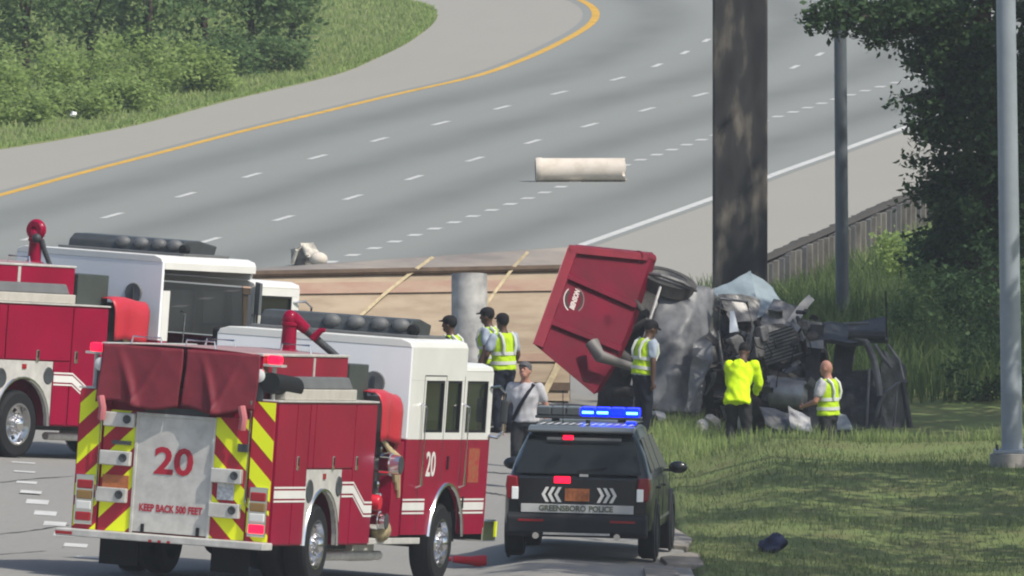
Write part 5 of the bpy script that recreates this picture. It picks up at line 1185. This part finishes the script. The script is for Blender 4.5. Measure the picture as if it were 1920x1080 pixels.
o = blades('wall_grass', pts, .3, .75, .035, LM_L, .3); tag(o, 'sunlit grass along the foot of the retaining wall', 'grass')
pts = scatter(90000, 415, 640, lambda y: float(XL(y)) - 13, lambda y: float(XL(y)) - .02, seed=5)
o = blades('left_verge_grass', pts, .06, .2, .04, LM_L, .5); tag(o, 'mown green grass beside the left shoulder', 'grass')
pts = scatter(9000, 410, 600, lambda y: float(XL(y)) - .35, lambda y: float(XL(y)) + .12, seed=6)
o = blades('shoulder_weeds', pts, .05, .16, .05, LM_S, .5); tag(o, 'ragged weeds along the left shoulder edge', 'grass')

def leaves(name, C, size, m, parent, up=.35, seed=0, asp=.6):
    """leaf-sized faces at the points C"""
    r = np.random.default_rng(seed); n = len(C); C = np.asarray(C, np.float32)
    nr = r.normal(0, 1, (n, 3)); nr[:, 2] = np.abs(nr[:, 2]) + up; nr /= np.linalg.norm(nr, axis=1)[:, None]
    t = r.normal(0, 1, (n, 3)); t -= nr * (t * nr).sum(1)[:, None]; t /= np.linalg.norm(t, axis=1)[:, None]; b = np.cross(nr, t)
    s = size * r.uniform(.55, 1.3, n)[:, None]
    V = np.stack([C - t * s * .5, C + b * s * asp * .5 - nr * s * .06, C + t * s * .55, C - b * s * asp * .5 - nr * s * .06], 1)
    F = np.arange(n)[:, None] * 4 + np.arange(4)[None]
    return mesh_np(name, V.reshape(-1, 3), F, m, parent, var=np.repeat(np.clip(r.normal(.45, .25, n), 0, 1), 4))
def crown_points(E, n, r, sig):
    """clumps of leaves in an ellipsoid: denser clumps towards the outside, gaps between"""
    cx, cy_, cz, rx, ry, rz = E; k = max(6, n // 60); d = r.normal(0, 1, (k, 3)); d /= np.linalg.norm(d, axis=1)[:, None]; rad = r.uniform(.25, 1, k) ** .5
    cc = d * rad[:, None] * np.array([rx, ry, rz]); idx = r.integers(0, k, n); p = cc[idx] + r.normal(0, sig, (n, 3)) * np.array([1, 1, .75])
    return p + np.array([cx, cy_, cz]), cc + np.array([cx, cy_, cz])
def plant(name, label, cat, base, ells, leaf, m, seed, trunk=.12, group=None, sig=.22, bark=None, limbs=3, up=.35):
    E = empty(name, label, cat, base, group); r = np.random.default_rng(seed); allp = []; mb = MB(); top = max(e[0][2] for e in ells)
    rd = random.Random(seed)
    spine = [(0, 0, -.1)] + [(rd.uniform(-.1, .1) * top * .15, rd.uniform(-.1, .1), top * k / 4) for k in range(1, 5)]
    mb.tube(spine, [trunk * 1.25, trunk, trunk * .8, trunk * .6, trunk * .3], 8)
    for (e, n) in ells:
        p, cc = crown_points(e, n, r, sig); allp.append(p)
        for j in range(min(limbs, len(cc))):
            z0 = max(.2, min(e[2] - e[5] * .6, top * .9)); a = Vector((0, 0, min(z0, top * .8))); c = Vector(cc[j]); md = a.lerp(c, .5) + Vector((0, 0, .15))
            mb.tube([a, md, c], [trunk * .45, trunk * .28, trunk * .08], 6)
    mb.build('trunk', bark or M_BARK, E, smooth=True); leaves('crown', np.concatenate(allp), leaf, m, E, up, seed=seed); return E
M_BARK = mat('grey brown bark', (.075, .06, .045), .95, 0, .1, var=.4, vscale=8)
# right: the big tree hanging over the shoulder
TY = 322.0; tb = at(1850, 690, TY); base = Vector((tb.x, TY, Tz(tb.x, TY)))
def epx(px, py, rpx, rpy, n, dy=0, ry=1.0):
    p = at(px, py, TY + dy) - base; s_ = TY / FPX; return ((p.x, p.y, p.z, rpx * s_, ry, rpy * s_), n)
OAK = [epx(1880, 60, 190, 150, 11000, 0, 1.5), epx(1850, 230, 130, 120, 8000, 0, 1.3), epx(1850, 380, 120, 90, 6000, 0, 1.2), epx(1820, 470, 130, 60, 4000, .5, 1.2), epx(1660, 20, 120, 30, 2400, -1, .5), epx(1565, 35, 50, 22, 500, -1.2, .3), epx(1620, 60, 60, 24, 700, -1, .3),
       epx(1735, 195, 45, 16, 260, -.8, .3), epx(1705, 185, 22, 8, 60, -.8, .2), epx(1730, 245, 40, 16, 220, -.8, .3), epx(1750, 300, 45, 26, 420, -.5, .4), epx(1745, 355, 45, 26, 420, -.5, .4), epx(1770, 110, 75, 60, 3000, -.5, .6), epx(1780, 410, 70, 40, 900, 0, .6),
       epx(1840, -180, 290, 170, 5000, 0, 2.2), epx(2050, 120, 150, 250, 3000, 0, 2)]
plant('oak_tree', 'large dark leafy tree at the upper right with branches hanging over the shoulder', 'tree', base, OAK, .12, LM_O, 21, .22, sig=.13)
# shade trees standing right of the verge
for i, (x, y, hz, rx, rz, n, lab) in enumerate(((11.0, 242.0, 10.8, 3.4, 4.2, 6500, 'first'), (11.4, 249.0, 10.8, 3.4, 4.2, 6500, 'second'), (10.6, 257.5, 7.4, 3.0, 3.2, 3200, 'third'), (10.8, 264.5, 7.8, 3.2, 3.4, 3200, 'fourth'), (10.6, 271, 7.0, 3.0, 3.2, 3200, 'fifth'), (12.2, 291.5, 10.6, 3.5, 4.2, 6500, 'sixth'), (12.8, 299, 10.8, 3.8, 4.4, 7000, 'seventh'), (13.4, 311.5, 10.4, 3.6, 4.2, 6000, 'eighth'), (14.2, 319.5, 10.6, 3.8, 4.2, 6000, 'ninth'))):
    plant('shade_tree', 'tall leafy tree beyond the right edge of the verge, %s from the camera' % lab, 'tree', (x, y, Tz(x, y)), [((0, 0, hz, rx, rx, rz), n)], .28, LM_O, 60 + i, .2, 'trees along the right verge', sig=.4)
# undergrowth under the oak
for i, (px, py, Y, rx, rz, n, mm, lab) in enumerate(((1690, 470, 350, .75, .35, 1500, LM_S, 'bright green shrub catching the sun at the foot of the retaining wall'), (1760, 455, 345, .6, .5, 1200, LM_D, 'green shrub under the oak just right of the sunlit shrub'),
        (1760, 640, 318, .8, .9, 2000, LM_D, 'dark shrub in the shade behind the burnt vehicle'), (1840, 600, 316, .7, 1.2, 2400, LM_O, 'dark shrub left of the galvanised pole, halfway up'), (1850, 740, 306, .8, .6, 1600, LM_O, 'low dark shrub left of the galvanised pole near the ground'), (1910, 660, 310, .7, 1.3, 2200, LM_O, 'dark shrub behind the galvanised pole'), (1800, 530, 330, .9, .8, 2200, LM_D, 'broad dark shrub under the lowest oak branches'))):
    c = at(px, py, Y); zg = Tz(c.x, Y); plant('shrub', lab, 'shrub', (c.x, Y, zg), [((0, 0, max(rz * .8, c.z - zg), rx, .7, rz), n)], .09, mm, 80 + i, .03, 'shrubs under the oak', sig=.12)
# left: tall young trees in a row, shrubs in front of them
for i, (px, Y, h, rx, lab) in enumerate(((-60, 487, 4.6, 1.6, 'leftmost of the dark young trees, half out of view at the top left'), (50, 482, 4.4, 1.3, 'second dark young tree from the left at the top'), (170, 488, 4.8, 1.5, 'third dark young tree from the left at the top'), (280, 484, 4.5, 1.3, 'fourth dark young tree from the left at the top'), (385, 487, 4.6, 1.3, 'fifth dark young tree from the left at the top'), (470, 490, 4.4, 1.1, 'sixth dark young tree from the left at the top'), (548, 494, 4.6, .85, 'rightmost of the dark young trees, next to the open grass'), (230, 500, 5.5, 2.2, 'tall tree behind the row of young trees at the top left'))):
    x = at(px, 100, Y).x; plant('young_tree', lab, 'tree', (x, Y, Tz(x, Y)), [((0, 0, h * .5, rx, rx * .8, h * .52), 3600)], .17, LM_D, 120 + i, .09, 'young trees at the top left', sig=.24, up=.8)
for i, (px, Y, rx, rz, lab) in enumerate(((-20, 448, 1.0, .75, 'low bright shrub cut by the left edge'), (70, 455, 1.1, .8, 'rounded bright green shrub, first one wholly in view from the left'), (165, 460, 1.1, .75, 'bright green shrub, second one wholly in view from the left'), (262, 462, 1.1, .85, 'bright green shrub in the middle of the left thicket'), (345, 466, .95, .75, 'bright green shrub near the right end of the left thicket'), (395, 466, .6, .55, 'small arching shrub at the right end of the left thicket'), (30, 440, .9, .45, 'low weedy shrub at the front left of the thicket'), (140, 444, .9, .4, 'low weedy shrub at the front middle of the thicket'), (240, 450, .9, .4, 'low weedy shrub at the front right of the thicket'), (430, 478, .8, .7, 'dull green shrub at the foot of the young trees'), (510, 484, .8, .5, 'last low shrub at the foot of the rightmost young tree'))):
    x = at(px, 200, Y).x; plant('shrub', lab, 'shrub', (x, Y, Tz(x, Y)), [((0, 0, rz * .75, rx, rx * .9, rz), 2300)], .13, LM_S if i not in (9, 10) else LM_D, 150 + i, .03, 'shrubs of the left thicket', sig=.17, up=1.4)
# ------------------------------------------------------------------ summer haze
hz = MB().box(-160, 160, -6, 760, -3.2, 17.5).build('haze', None)
m = bpy.data.materials.new('summer haze'); m.use_nodes = True; t = m.node_tree
for nd in list(t.nodes):
    if nd.type != 'OUTPUT_MATERIAL': t.nodes.remove(nd)
pv = t.nodes.new('ShaderNodeVolumePrincipled'); pv.inputs['Density'].default_value = HAZE; pv.inputs['Color'].default_value = (.92, .96, 1.0, 1); pv.inputs['Anisotropy'].default_value = .3
t.links.new(pv.outputs[0], t.nodes['Material Output'].inputs['Volume']); hz.data.materials.append(m); hz['kind'] = 'stuff'; hz['label'] = 'thin pale summer haze over the whole place'; hz['category'] = 'haze'
